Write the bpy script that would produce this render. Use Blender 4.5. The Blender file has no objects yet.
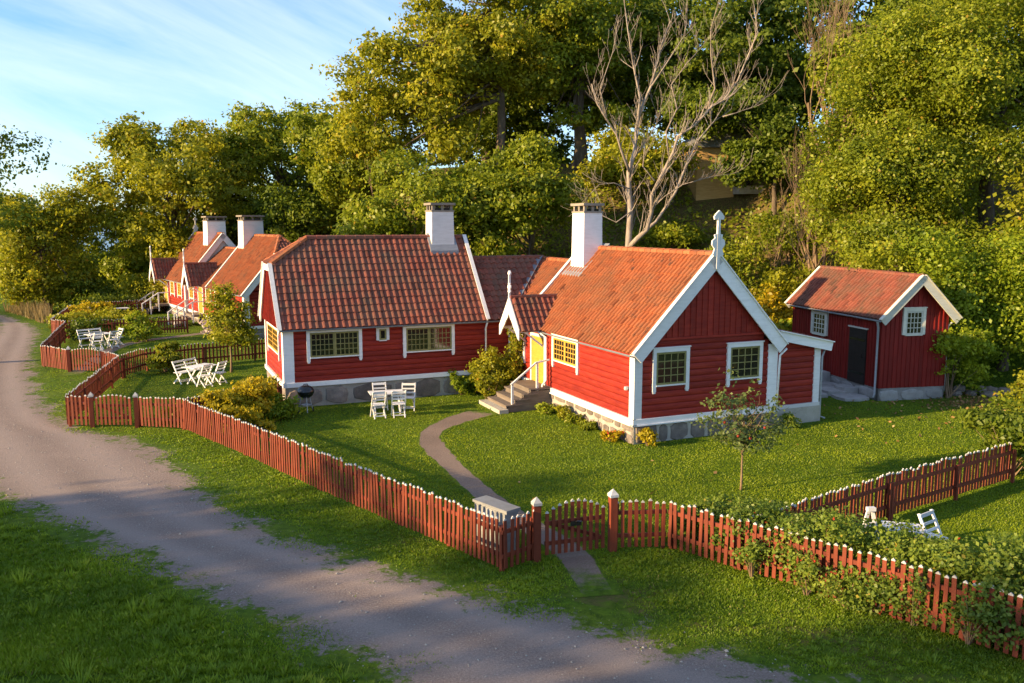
import bpy, math, random
import numpy as np
from mathutils import Vector, Matrix

random.seed(7)
RNG = np.random.default_rng(11)
PI = math.pi
scene = bpy.context.scene
col = scene.collection

# ------------------------------------------------------------------ camera, sky, sun, exposure
cam_d = bpy.data.cameras.new('camera')
cam = bpy.data.objects.new('camera', cam_d)
col.objects.link(cam)
cam.location = (0, 0, 6.3)
cam.rotation_euler = (PI / 2 - 0.137, 0, 0)
cam_d.sensor_width = 36
cam_d.lens = 850 / 1024 * 36
cam_d.clip_end = 9000
cam_d.clip_start = 0.1
scene.camera = cam

SUN_YAW = 0.40                       # the light travels towards this heading (from +x, anticlockwise)
SUN_EL = math.radians(15.5)
world = bpy.data.worlds.new('World')
scene.world = world
world.use_nodes = True
wn = world.node_tree
wn.nodes.clear()
def wnode(t, **k):
    n = wn.nodes.new(t)
    for a, v in k.items():
        setattr(n, a, v)
    return n
w_out = wnode('ShaderNodeOutputWorld')
w_bg = wnode('ShaderNodeBackground')
w_sky = wnode('ShaderNodeTexSky', sky_type='NISHITA', sun_disc=False, sun_elevation=SUN_EL,
              sun_rotation=math.atan2(-math.cos(SUN_YAW), -math.sin(SUN_YAW)) % (2 * PI),
              altitude=0.0, air_density=1.0, dust_density=0.4, ozone_density=5.0)
w_bg.inputs['Strength'].default_value = 0.125
# thin cirrus: long streaks of noise over the sky's direction
w_co = wnode('ShaderNodeTexCoord')
w_map = wnode('ShaderNodeMapping')
w_rot = wnode('ShaderNodeMapping')
w_rot.inputs['Rotation'].default_value = (0.0, -0.42, 0.15)
w_map.inputs['Scale'].default_value = (1.1, 1.5, 6.5)
w_n1 = wnode('ShaderNodeTexNoise')
w_n1.inputs['Scale'].default_value = 1.7
w_n1.inputs['Detail'].default_value = 9
w_n1.inputs['Roughness'].default_value = 0.58
w_n1.inputs['Distortion'].default_value = 0.5
w_r1 = wnode('ShaderNodeMapRange')
w_r1.inputs['From Min'].default_value = 0.36
w_r1.inputs['From Max'].default_value = 0.80
w_r1.inputs['To Max'].default_value = 0.6
w_mix = wnode('ShaderNodeMix', data_type='RGBA')
w_mix.inputs[7].default_value = (4.6, 4.8, 5.3, 1)
L = wn.links.new
L(w_co.outputs['Generated'], w_rot.inputs['Vector'])
L(w_rot.outputs['Vector'], w_map.inputs['Vector'])
L(w_map.outputs['Vector'], w_n1.inputs['Vector'])
L(w_n1.outputs['Fac'], w_r1.inputs['Value'])
L(w_r1.outputs['Result'], w_mix.inputs[0])
L(w_sky.outputs['Color'], w_mix.inputs[6])
L(w_mix.outputs[2], w_bg.inputs['Color'])
L(w_bg.outputs['Background'], w_out.inputs['Surface'])

sun_d = bpy.data.lights.new('sun', 'SUN')
sun_d.energy = 5.0
sun_d.angle = math.radians(0.7)
sun_d.color = (1.0, 0.71, 0.37)
sun = bpy.data.objects.new('sun', sun_d)
col.objects.link(sun)
sd = Vector((math.cos(SUN_YAW) * math.cos(SUN_EL), math.sin(SUN_YAW) * math.cos(SUN_EL), -math.sin(SUN_EL)))
sun.rotation_euler = sd.to_track_quat('-Z', 'Y').to_euler()
sun.location = (-60, -20, 30)

scene.view_settings.view_transform = 'Standard'
scene.view_settings.look = 'None'
scene.view_settings.gamma = 1
scene.view_settings.exposure = 1.28
scene.view_settings.use_curve_mapping = False
scene.render.engine = 'CYCLES'
scene.cycles.max_bounces = 8
scene.cycles.diffuse_bounces = 6
scene.cycles.transmission_bounces = 6
scene.cycles.transparent_max_bounces = 6
scene.cycles.use_denoising = True

# ------------------------------------------------------------------ materials
MATS = {}
class NT:
    def __init__(s, name):
        s.m = bpy.data.materials.new(name)
        s.m.use_nodes = True
        s.t = s.m.node_tree
        s.b = s.t.nodes['Principled BSDF']
        MATS[name] = s.m
    def n(s, t, **k):
        o = s.t.nodes.new(t)
        for a, v in k.items():
            setattr(o, a, v)
        return o
    def l(s, a, b):
        s.t.links.new(a, b)
    def pos(s):
        return s.n('ShaderNodeNewGeometry').outputs['Position']
    def noise(s, scale, detail=4, rough=0.55, vec=None, stretch=None, out='Fac'):
        o = s.n('ShaderNodeTexNoise')
        o.inputs['Scale'].default_value = scale
        o.inputs['Detail'].default_value = detail
        o.inputs['Roughness'].default_value = rough
        v = vec or s.pos()
        if stretch:
            mp = s.n('ShaderNodeMapping')
            mp.inputs['Scale'].default_value = stretch
            s.l(v, mp.inputs['Vector'])
            v = mp.outputs['Vector']
        s.l(v, o.inputs['Vector'])
        return o.outputs[out]
    def ramp(s, fac, stops):
        o = s.n('ShaderNodeValToRGB')
        e = o.color_ramp.elements
        while len(e) < len(stops):
            e.new(0.5)
        for i, (p, c) in enumerate(stops):
            e[i].position = p
            e[i].color = (*c, 1) if len(c) == 3 else c
        s.l(fac, o.inputs['Fac'])
        return o.outputs['Color']
    def rng(s, v, a, b, c=0.0, d=1.0, smooth=False):
        o = s.n('ShaderNodeMapRange')
        if smooth:
            o.interpolation_type = 'SMOOTHSTEP'
        for k, x in zip(('From Min', 'From Max', 'To Min', 'To Max'), (a, b, c, d)):
            o.inputs[k].default_value = x
        s.l(v, o.inputs['Value'])
        return o.outputs['Result']
    def mix(s, fac, a, b, mode='MIX'):
        o = s.n('ShaderNodeMix', data_type='RGBA', blend_type=mode)
        for i, x in ((0, fac), (6, a), (7, b)):
            if hasattr(x, 'is_output'):
                s.l(x, o.inputs[i])
            elif i == 0:
                o.inputs[0].default_value = x
            else:
                o.inputs[i].default_value = (*x, 1)
        return o.outputs[2]
    def math(s, op, a, b=0.0):
        o = s.n('ShaderNodeMath', operation=op)
        for i, x in enumerate((a, b)):
            if hasattr(x, 'is_output'):
                s.l(x, o.inputs[i])
            else:
                o.inputs[i].default_value = x
        return o.outputs[0]
    def attr(s, name, out='Fac'):
        return s.n('ShaderNodeAttribute', attribute_name=name).outputs[out]
    def rand(s):
        return s.n('ShaderNodeObjectInfo').outputs['Random']
    def bump(s, h, strength=0.4, dist=0.02):
        o = s.n('ShaderNodeBump')
        o.inputs['Strength'].default_value = strength
        o.inputs['Distance'].default_value = dist
        s.l(h, o.inputs['Height'])
        s.l(o.outputs['Normal'], s.b.inputs['Normal'])
    def col(s, c):
        if hasattr(c, 'is_output'):
            s.l(c, s.b.inputs['Base Color'])
        else:
            s.b.inputs['Base Color'].default_value = (*c, 1)
    def rough(s, r, spec=0.3):
        s.b.inputs['Roughness'].default_value = r
        s.b.inputs['Specular IOR Level'].default_value = spec

def paint(name, c1, c2, c3, rough=0.62, spec=0.25, grain=(1, 1, 6)):
    k = NT(name)
    f = k.noise(2.2, 5, 0.6, stretch=grain)
    base = k.ramp(f, [(0.3, c1), (0.52, c2), (0.75, c3)])
    v = k.rng(k.rand(), 0, 1, 0.78, 1.14)
    hs = k.n('ShaderNodeHueSaturation')
    k.l(v, hs.inputs['Value'])
    k.l(base, hs.inputs['Color'])
    g = k.noise(14, 5, 0.7, stretch=(1, 1, 0.35))
    k.col(k.mix(k.rng(g, 0.58, 0.8, 0, 0.35), hs.outputs['Color'], tuple(x * 0.55 + 0.02 for x in c1)))
    k.rough(rough, spec)
    k.bump(k.noise(40, 4, 0.6), 0.25, 0.01)
    return k

paint('red_paint', (0.205, 0.014, 0.010), (0.275, 0.023, 0.012), (0.335, 0.036, 0.018))
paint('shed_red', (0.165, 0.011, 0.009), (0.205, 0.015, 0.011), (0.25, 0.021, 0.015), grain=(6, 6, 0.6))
paint('fence_red', (0.135, 0.027, 0.013), (0.185, 0.038, 0.017), (0.24, 0.058, 0.026), grain=(4, 4, 0.8))
paint('white_paint', (0.70, 0.69, 0.66), (0.78, 0.77, 0.74), (0.82, 0.81, 0.79))
paint('fence_tip', (0.40, 0.39, 0.37), (0.48, 0.47, 0.45), (0.56, 0.55, 0.52))
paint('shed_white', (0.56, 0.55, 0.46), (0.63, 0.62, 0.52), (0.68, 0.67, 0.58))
paint('olive_paint', (0.20, 0.18, 0.06), (0.24, 0.215, 0.075), (0.28, 0.25, 0.095))
paint('yellow_paint', (0.46, 0.265, 0.04), (0.52, 0.305, 0.05), (0.56, 0.34, 0.065))
paint('dark_wood', (0.018, 0.014, 0.012), (0.024, 0.018, 0.015), (0.03, 0.022, 0.02))
paint('step_wood', (0.13, 0.105, 0.085), (0.17, 0.14, 0.115), (0.21, 0.18, 0.15), rough=0.85)
paint('ochre_wall', (0.42, 0.26, 0.09), (0.50, 0.31, 0.12), (0.55, 0.36, 0.15), rough=0.9)
paint('render_plaster', (0.66, 0.64, 0.61), (0.74, 0.72, 0.69), (0.78, 0.76, 0.74), rough=0.9)
paint('lead', (0.15, 0.165, 0.19), (0.19, 0.205, 0.23), (0.23, 0.245, 0.27), rough=0.5, spec=0.5)
paint('galvanised', (0.30, 0.32, 0.34), (0.36, 0.38, 0.40), (0.42, 0.44, 0.46), rough=0.45, spec=0.5)
paint('cabinet_grey', (0.22, 0.225, 0.22), (0.27, 0.275, 0.27), (0.32, 0.325, 0.32), rough=0.6)
paint('slate_roof', (0.13, 0.135, 0.14), (0.17, 0.175, 0.18), (0.21, 0.21, 0.22), rough=0.8)
paint('black_enamel', (0.010, 0.010, 0.012), (0.014, 0.014, 0.016), (0.02, 0.02, 0.022), rough=0.25, spec=0.6)
paint('rubber', (0.012, 0.012, 0.012), (0.018, 0.018, 0.018), (0.024, 0.024, 0.024), rough=0.8)
paint('plastic_white', (0.66, 0.67, 0.68), (0.74, 0.75, 0.76), (0.8, 0.8, 0.8), rough=0.4, spec=0.4)
paint('chimney_cap', (0.22, 0.19, 0.155), (0.29, 0.25, 0.20), (0.35, 0.31, 0.25), rough=0.9)

def stone(name, c1, c2, c3, moss=0.3):
    k = NT(name)
    f = k.noise(3.5, 6, 0.65)
    base = k.ramp(f, [(0.3, c1), (0.5, c2), (0.72, c3)])
    v = k.rng(k.rand(), 0, 1, 0.7, 1.25)
    hs = k.n('ShaderNodeHueSaturation')
    k.l(v, hs.inputs['Value'])
    k.l(base, hs.inputs['Color'])
    sp = k.noise(60, 3, 0.6)
    c = k.mix(k.rng(sp, 0.5, 0.75, 0, 0.4), hs.outputs['Color'], c3)
    ms = k.noise(1.7, 5, 0.65)
    k.col(k.mix(k.rng(ms, 0.58, 0.72, 0, moss), c, (0.09, 0.085, 0.05)))
    k.rough(0.9, 0.2)
    k.bump(k.noise(18, 6, 0.65), 0.6, 0.03)
stone('granite', (0.13, 0.11, 0.098), (0.19, 0.16, 0.14), (0.29, 0.245, 0.21))
stone('mortar', (0.33, 0.30, 0.26), (0.40, 0.37, 0.32), (0.47, 0.44, 0.39))
stone('concrete', (0.25, 0.235, 0.22), (0.31, 0.295, 0.275), (0.36, 0.345, 0.33), 0.2)
stone('plinth_block', (0.36, 0.34, 0.28), (0.44, 0.41, 0.34), (0.5, 0.47, 0.4), 0.15)

def tile_mat(name, c1, c2, c3, lichen, lich_amt):
    k = NT(name)
    r = k.attr('rnd')
    base = k.ramp(r, [(0.0, tuple(x * 0.62 for x in c1)), (0.04, tuple(.6 * x + .4 * y for x, y in zip(c1, c2))), (0.45, c2), (0.95, tuple(.55 * x + .45 * y for x, y in zip(c3, c2)))])
    g = k.noise(1.1, 5, 0.65)
    b2 = k.mix(k.rng(g, 0.42, 0.7, 0, lich_amt), base, lichen)
    d = k.noise(9, 5, 0.7)
    e = k.noise(2.6, 6, 0.75)
    b3 = k.mix(k.rng(e, 0.57, 0.66, 0, 0.75), b2, (0.075, 0.05, 0.036))
    k.col(k.mix(k.rng(d, 0.56, 0.74, 0, 0.6), b3, (0.06, 0.04, 0.032)))
    k.rough(0.8, 0.25)
    k.bump(k.noise(55, 4, 0.6), 0.3, 0.01)
tile_mat('tile_red', (0.15, 0.045, 0.030), (0.22, 0.066, 0.042), (0.30, 0.098, 0.060), (0.13, 0.085, 0.055), 0.85)
tile_mat('tile_orange', (0.26, 0.075, 0.030), (0.35, 0.108, 0.040), (0.43, 0.145, 0.058), (0.22, 0.11, 0.055), 0.7)

k = NT('glass')
gz = k.noise(1.3, 2, 0.5)
k.col(k.ramp(gz, [(0.35, (0.008, 0.009, 0.010)), (0.65, (0.022, 0.02, 0.017))]))
k.rough(0.06, 0.9)
k.bump(k.noise(4, 2), 0.05, 0.01)

def bark(name, c1, c2, c3):
    k = NT(name)
    f = k.noise(5, 6, 0.65, stretch=(1, 1, 0.3))
    k.col(k.ramp(f, [(0.3, c1), (0.5, c2), (0.72, c3)]))
    k.rough(0.9, 0.15)
    k.bump(k.noise(16, 5, 0.7, stretch=(1, 1, 0.25)), 0.7, 0.03)
bark('oak_bark', (0.07, 0.05, 0.035), (0.12, 0.09, 0.062), (0.18, 0.14, 0.10))
bark('dead_bark', (0.17, 0.135, 0.105), (0.29, 0.24, 0.195), (0.40, 0.34, 0.285))
bark('twig_bark', (0.14, 0.09, 0.055), (0.22, 0.15, 0.09), (0.30, 0.21, 0.13))

def leaf(name, lo, mid, hi, odd=None, trans=0.5):
    k = NT(name)
    r = k.attr('rnd')
    stops = [(0.0, lo), (0.5, mid), (0.93, hi)]
    if odd:
        stops.append((0.985, odd))
    c = k.ramp(r, stops)
    g = k.noise(0.55, 3, 0.5)
    hs = k.n('ShaderNodeHueSaturation')
    k.l(k.rng(g, 0.3, 0.7, 0.72, 1.25), hs.inputs['Value'])
    k.l(k.rng(g, 0.3, 0.7, 0.515, 0.49), hs.inputs['Hue'])
    k.l(c, hs.inputs['Color'])
    c = hs.outputs['Color']
    k.t.nodes.remove(k.b)
    o = k.t.nodes['Material Output']
    d = k.n('ShaderNodeBsdfDiffuse')
    tr = k.n('ShaderNodeBsdfTranslucent')
    gl = k.n('ShaderNodeBsdfGlossy')
    gl.inputs['Roughness'].default_value = 0.45
    gl.inputs['Color'].default_value = (0.9, 0.9, 0.9, 1)
    m1 = k.n('ShaderNodeMixShader')
    m1.inputs[0].default_value = trans
    m2 = k.n('ShaderNodeMixShader')
    m2.inputs[0].default_value = 0.014
    k.l(c, d.inputs['Color'])
    k.l(c, tr.inputs['Color'])
    k.l(d.outputs[0], m1.inputs[1])
    k.l(tr.outputs[0], m1.inputs[2])
    k.l(m1.outputs[0], m2.inputs[1])
    k.l(gl.outputs[0], m2.inputs[2])
    k.l(m2.outputs[0], o.inputs['Surface'])
leaf('leaf_oak', (0.150, 0.190, 0.013), (0.250, 0.295, 0.018), (0.35, 0.37, 0.024), (0.36, 0.24, 0.03))
leaf('leaf_oak_gold', (0.190, 0.210, 0.013), (0.320, 0.325, 0.018), (0.44, 0.415, 0.024), (0.44, 0.27, 0.03))
leaf('leaf_dark', (0.085, 0.130, 0.012), (0.145, 0.195, 0.016), (0.215, 0.26, 0.022))
leaf('leaf_willow', (0.120, 0.145, 0.022), (0.195, 0.215, 0.030), (0.27, 0.275, 0.040))
leaf('leaf_green', (0.145, 0.205, 0.012), (0.245, 0.315, 0.017), (0.35, 0.40, 0.024), (0.38, 0.32, 0.03))
leaf('leaf_yellow', (0.30, 0.255, 0.012), (0.50, 0.385, 0.016), (0.62, 0.46, 0.025), (0.54, 0.31, 0.03))
leaf('leaf_rose', (0.120, 0.180, 0.024), (0.200, 0.270, 0.033), (0.28, 0.34, 0.044), (0.40, 0.32, 0.05))
leaf('leaf_apple', (0.11, 0.16, 0.045), (0.17, 0.22, 0.06), (0.24, 0.285, 0.08), (0.3, 0.24, 0.06))
leaf('hip_red', (0.30, 0.03, 0.02), (0.42, 0.05, 0.025), (0.5, 0.12, 0.04), trans=0.1)
leaf('leaf_litter', (0.20, 0.10, 0.04), (0.32, 0.18, 0.07), (0.42, 0.27, 0.12), trans=0.15)
leaf('blade', (0.170, 0.235, 0.009), (0.215, 0.285, 0.011), (0.26, 0.325, 0.014), (0.34, 0.29, 0.06), trans=0.45)
leaf('blade_rough', (0.120, 0.195, 0.011), (0.205, 0.300, 0.014), (0.30, 0.37, 0.02), (0.36, 0.30, 0.09), trans=0.45)
leaf('reed', (0.16, 0.12, 0.05), (0.26, 0.19, 0.08), (0.36, 0.27, 0.12), trans=0.3)
leaf('flower', (0.55, 0.42, 0.40), (0.62, 0.5, 0.46), (0.7, 0.6, 0.55), trans=0.2)

def grass_colour(k):
    a = k.noise(0.45, 5, 0.6)
    c = k.ramp(a, [(0.30, (0.065, 0.120, 0.008)), (0.5, (0.105, 0.175, 0.010)), (0.72, (0.165, 0.215, 0.014))])
    b = k.noise(5.5, 7, 0.72)
    c = k.mix(k.rng(b, 0.40, 0.60, 0, 0.75), c, (0.034, 0.066, 0.006))
    e = k.noise(2.3, 5, 0.65)
    c = k.mix(k.rng(e, 0.52, 0.70, 0, 0.5), c, (0.17, 0.225, 0.016))
    d = k.noise(3.0, 4, 0.6)
    return k.mix(k.rng(d, 0.63, 0.78, 0, 0.4), c, (0.19, 0.165, 0.05))

k = NT('grass_ground')
gc = grass_colour(k)
lit = k.attr('litter')
ln = k.noise(1.6, 6, 0.7)
lc = k.ramp(k.noise(11, 5, 0.7), [(0.3, (0.055, 0.045, 0.02)), (0.5, (0.13, 0.095, 0.035)), (0.72, (0.24, 0.155, 0.06))])
lf = k.rng(k.math('ADD', lit, k.math('MULTIPLY', k.math('SUBTRACT', ln, 0.5), 1.6)), 0.35, 0.75)
k.col(k.mix(lf, gc, lc))
k.rough(0.95, 0.1)
k.bump(k.noise(38, 5, 0.75), 0.8, 0.05)

def gravel(name, c1, c2, c3, patch, soft=0.5):
    k = NT(name)
    e = k.attr('edge')                      # metres from the edge of the gravel
    st = k.noise(26, 6, 0.8)
    c = k.ramp(st, [(0.28, c1), (0.5, c2), (0.70, c3)])
    big = k.noise(0.5, 5, 0.6)
    c = k.mix(k.rng(big, 0.35, 0.68, 0, 0.55), c, tuple(x * 0.62 for x in c2))
    w = k.attr('track')                     # pale, worn wheel tracks
    c = k.mix(k.rng(k.math('ADD', w, k.math('MULTIPLY', k.math('SUBTRACT', big, 0.5), 1.2)), 0.2, 1.2, 0, 0.4), c, c3)
    pn = k.noise(1.1, 7, 0.72)
    fine = k.noise(7, 5, 0.75)
    s = k.math('ADD', e, k.math('ADD', k.math('MULTIPLY', k.math('SUBTRACT', pn, 0.5), patch), k.math('MULTIPLY', k.math('SUBTRACT', fine, 0.5), patch * 0.6)))
    f = k.rng(s, 0.0, soft, 0, 1, True)
    k.col(k.mix(f, grass_colour(k), c))
    k.rough(0.95, 0.12)
    k.bump(k.noise(48, 4, 0.8), 0.9, 0.03)
gravel('road_gravel', (0.16, 0.122, 0.100), (0.275, 0.215, 0.180), (0.44, 0.36, 0.31), 3.6)
gravel('path_gravel', (0.17, 0.125, 0.095), (0.25, 0.19, 0.15), (0.36, 0.28, 0.23), 0.16, 0.07)

k = NT('sea_water')
k.col((0.03, 0.06, 0.10))
k.rough(0.25, 0.5)
k.bump(k.noise(0.6, 4), 0.3, 0.2)

# ------------------------------------------------------------------ helpers
def link(o):
    col.objects.link(o)
    return o
def tag(o, label=None, cat=None, group=None, kind=None):
    if label: o['label'] = label
    if cat: o['category'] = cat
    if group: o['group'] = group
    if kind: o['kind'] = kind
    return o
def empty(name, loc=(0, 0, 0), rz=0.0, label=None, cat=None, group=None):
    o = link(bpy.data.objects.new(name, None))
    o.empty_display_size = 0.2
    o.location = loc
    o.rotation_euler = (0, 0, rz)
    return tag(o, label, cat, group)
def place(name, me, parent=None, loc=None, rz=0.0, scale=None, rot=None):
    o = link(bpy.data.objects.new(name, me))
    o.parent = parent
    if loc is not None: o.location = loc
    if rot is not None: o.rotation_euler = rot
    elif rz: o.rotation_euler = (0, 0, rz)
    if scale is not None: o.scale = scale
    return o

class MB:
    """collects shapes for one mesh"""
    def __init__(s):
        s.v, s.f, s.mi, s.r = [], [], [], []
    def add(s, vs, fs, mi=0, r=None):
        n = len(s.v)
        s.v.extend([tuple(p) for p in vs])
        for f in fs:
            s.f.append(tuple(i + n for i in f))
            s.mi.append(mi)
            s.r.append(0.5 if r is None else r)
        return s
    def box(s, x0, x1, y0, y1, z0, z1, mi=0):
        vs = [(x, y, z) for z in (z0, z1) for y in (y0, y1) for x in (x0, x1)]
        return s.add(vs, [(0, 2, 3, 1), (4, 5, 7, 6), (0, 1, 5, 4), (2, 6, 7, 3), (0, 4, 6, 2), (1, 3, 7, 5)], mi)
    def beam(s, p, q, w, h, up=(0, 0, 1), mi=0):
        """box from p to q; w across, h along 'up'"""
        p, q = Vector(p), Vector(q)
        d = (q - p).normalized()
        side = d.cross(Vector(up))
        if side.length < 1e-6:
            side = d.cross(Vector((0, 1, 0)))
        side.normalize()
        u = side.cross(d)
        vs = []
        for c in (p, q):
            for a, b in ((-1, -1), (1, -1), (1, 1), (-1, 1)):
                vs.append(c + side * (a * w / 2) + u * (b * h / 2))
        return s.add(vs, [(0, 3, 2, 1), (4, 5, 6, 7), (0, 1, 5, 4), (1, 2, 6, 5), (2, 3, 7, 6), (3, 0, 4, 7)], mi)
    def tube(s, pts, rad, n=6, mi=0, cap=True):
        pts = [Vector(p) for p in pts]
        if not hasattr(rad, '__len__'):
            rad = [rad] * len(pts)
        rings = []
        ref = Vector((0.31, 0.77, 0.55))
        for i, p in enumerate(pts):
            d = (pts[min(i + 1, len(pts) - 1)] - pts[max(i - 1, 0)]).normalized()
            a = d.cross(ref)
            if a.length < 0.05:
                a = d.cross(Vector((1, 0, 0)))
            a.normalize()
            b = d.cross(a)
            rings.append([p + (a * math.cos(2 * PI * j / n) + b * math.sin(2 * PI * j / n)) * rad[i] for j in range(n)])
        vs = [v for r in rings for v in r]
        fs = [(i * n + j, i * n + (j + 1) % n, (i + 1) * n + (j + 1) % n, (i + 1) * n + j) for i in range(len(pts) - 1) for j in range(n)]
        if cap:
            fs.append(tuple(range(n))[::-1])
            fs.append(tuple((len(pts) - 1) * n + j for j in range(n)))
        return s.add(vs, fs, mi)
    def lathe(s, prof, n=14, c=(0, 0, 0), mi=0):
        vs = [(c[0] + r * math.cos(2 * PI * j / n), c[1] + r * math.sin(2 * PI * j / n), c[2] + z) for r, z in prof for j in range(n)]
        fs = [(i * n + j, i * n + (j + 1) % n, (i + 1) * n + (j + 1) % n, (i + 1) * n + j) for i in range(len(prof) - 1) for j in range(n)]
        return s.add(vs, fs, mi)
    def prism(s, poly, fn, d0, d1, mi=0):
        """poly of 2-D points extruded between depths d0 and d1 by fn(a, b, depth)"""
        n = len(poly)
        vs = [fn(a, b, d0) for a, b in poly] + [fn(a, b, d1) for a, b in poly]
        fs = [tuple(range(n)), tuple(range(2 * n - 1, n - 1, -1))] + [(i, i + n, (i + 1) % n + n, (i + 1) % n) for i in range(n)]
        return s.add(vs, fs, mi)
    def mesh(s, name, mats, smooth=False, rnd=False):
        me = bpy.data.meshes.new(name)
        me.from_pydata(s.v, [], s.f)
        mats = mats if isinstance(mats, (list, tuple)) else [mats]
        for m in mats:
            me.materials.append(MATS[m])
        if len(mats) > 1:
            me.polygons.foreach_set('material_index', s.mi)
        if smooth:
            me.polygons.foreach_set('use_smooth', [True] * len(s.f))
        if rnd:
            a = me.attributes.new('rnd', 'FLOAT', 'FACE')
            a.data.foreach_set('value', s.r)
        me.update()
        fix_normals(me)
        return me
    def build(s, name, mats, parent=None, smooth=False, rnd=False, **k):
        return place(name, s.mesh(name, mats, smooth, rnd), parent, **k)
import bmesh
def fix_normals(me):
    bm = bmesh.new()
    bm.from_mesh(me)
    bmesh.ops.recalc_face_normals(bm, faces=bm.faces)
    bm.to_mesh(me)
    bm.free()

def sstep(x):
    x = np.clip(x, 0, 1)
    return x * x * (3 - 2 * x)
def hill(x, y):
    """height of the wooded slope behind the cottages"""
    x = np.asarray(x, float)
    y = np.asarray(y, float)
    y0 = np.interp(x, [-30, -12, 0, 8, 14, 17.5, 22, 40], [58, 48, 41, 38.2, 38, 33.2, 30.5, 24])
    return 10.5 * sstep((y - y0) / 21) * sstep((x + 20) / 15) + 0.25 * sstep((y - y0 + 1.5) / 3) * sstep((x - 15) / 3)

def quads_mesh(name, verts, mat, rnd=None, tri=False, smooth=False):
    """verts (N, 4 or 3, 3): one face each"""
    n, kk = verts.shape[:2]
    me = bpy.data.meshes.new(name)
    me.vertices.add(n * kk)
    me.vertices.foreach_set('co', verts.reshape(-1).astype(np.float32))
    me.loops.add(n * kk)
    me.loops.foreach_set('vertex_index', np.arange(n * kk, dtype=np.int32))
    me.polygons.add(n)
    me.polygons.foreach_set('loop_start', np.arange(0, n * kk, kk, dtype=np.int32))
    try:
        me.polygons.foreach_set('loop_total', np.full(n, kk, dtype=np.int32))
    except Exception:
        pass
    if rnd is not None:
        a = me.attributes.new('rnd', 'FLOAT', 'FACE')
        a.data.foreach_set('value', rnd.astype(np.float32))
    me.materials.append(MATS[mat])
    me.update(calc_edges=True)
    return me

def leaf_quads(c, size, flat=0.35, out=None):
    """bent diamond leaves at the centres c, facing loosely outwards and upwards"""
    n = len(c)
    nrm = RNG.normal(size=(n, 3))
    if out is not None:
        nrm = nrm * 0.75 + out
    nrm[:, 2] += flat
    nrm /= np.linalg.norm(nrm, axis=1, keepdims=True) + 1e-9
    t = RNG.normal(size=(n, 3))
    u = np.cross(nrm, t)
    u /= np.linalg.norm(u, axis=1, keepdims=True) + 1e-9
    v = np.cross(nrm, u)
    s = (size * RNG.uniform(0.6, 1.35, n))[:, None]
    u = u * s * 0.62
    v = v * s * 0.42
    b = nrm * s * RNG.uniform(-0.15, 0.2, n)[:, None]
    return np.stack([c - u, c + v * 0.9 + b, c + u, c - v + b], 1)

# ------------------------------------------------------------------ ground, road, path, sea
xs = np.concatenate([[-4000, -1800, -800, -400, -250, -160, -110, -80], np.arange(-62, -20, 1.0), np.arange(-20, 20, .5), np.arange(20, 62.1, 1.0), [80, 110, 160, 250, 400, 800, 1800, 4000]])
ys = np.concatenate([[-2000, -600, -200, -80, -40], np.arange(-20, 8, 2.0), np.arange(8, 36, .5), np.arange(36, 96.1, 1.0), [110, 135, 170, 230, 340, 550, 1000, 2200, 5000]])
gx, gy = np.meshgrid(xs, ys)
gz = hill(gx, gy)
nx, ny = len(xs), len(ys)
gv = np.stack([gx, gy, gz], -1).reshape(-1, 3)
gf = [(j * nx + i, j * nx + i + 1, (j + 1) * nx + i + 1, (j + 1) * nx + i) for j in range(ny - 1) for i in range(nx - 1)]
me = bpy.data.meshes.new('ground')
me.from_pydata([tuple(p) for p in gv], [], gf)
me.materials.append(MATS['grass_ground'])
lit = np.zeros(len(gv))
X, Y = gv[:, 0], gv[:, 1]
lit = np.maximum(lit, np.clip(gv[:, 2] / 2.5, 0, 1) * 0.75)
lit = np.maximum(lit, np.exp(-((X - 17.5) ** 2 / 10 + (Y - 29.5) ** 2 / 3.0)) * 0.85)
lit = np.maximum(lit, np.exp(-((X - 4.6) ** 2 / 5 + (Y - 12.6) ** 2 / 1.2)) * 0.55)
for (vx_, vy_, vr_, va_) in ((1.7, 13.7, 1.0, .6), (3.2, 12.6, 1.3, .45), (5.4, 11.7, 1.4, .5), (-2.2, 16.2, .9, .35), (-5, 18.8, .9, .35), (-8, 22, .9, .35), (-12.5, 25.3, .8, .4), (-15.5, 30, 1.0, .35), (-17.3, 34.6, 1.2, .4), (-13.8, 28, .7, .4)):
    lit = np.maximum(lit, np.exp(-((X - vx_) ** 2 + (Y - vy_) ** 2) / (2 * vr_ ** 2)) * va_)
a = me.attributes.new('litter', 'FLOAT', 'POINT')
a.data.foreach_set('value', lit.astype(np.float32))
me.polygons.foreach_set('use_smooth', [True] * len(gf))
me.update()
tag(place('ground', me), kind='structure')

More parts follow.
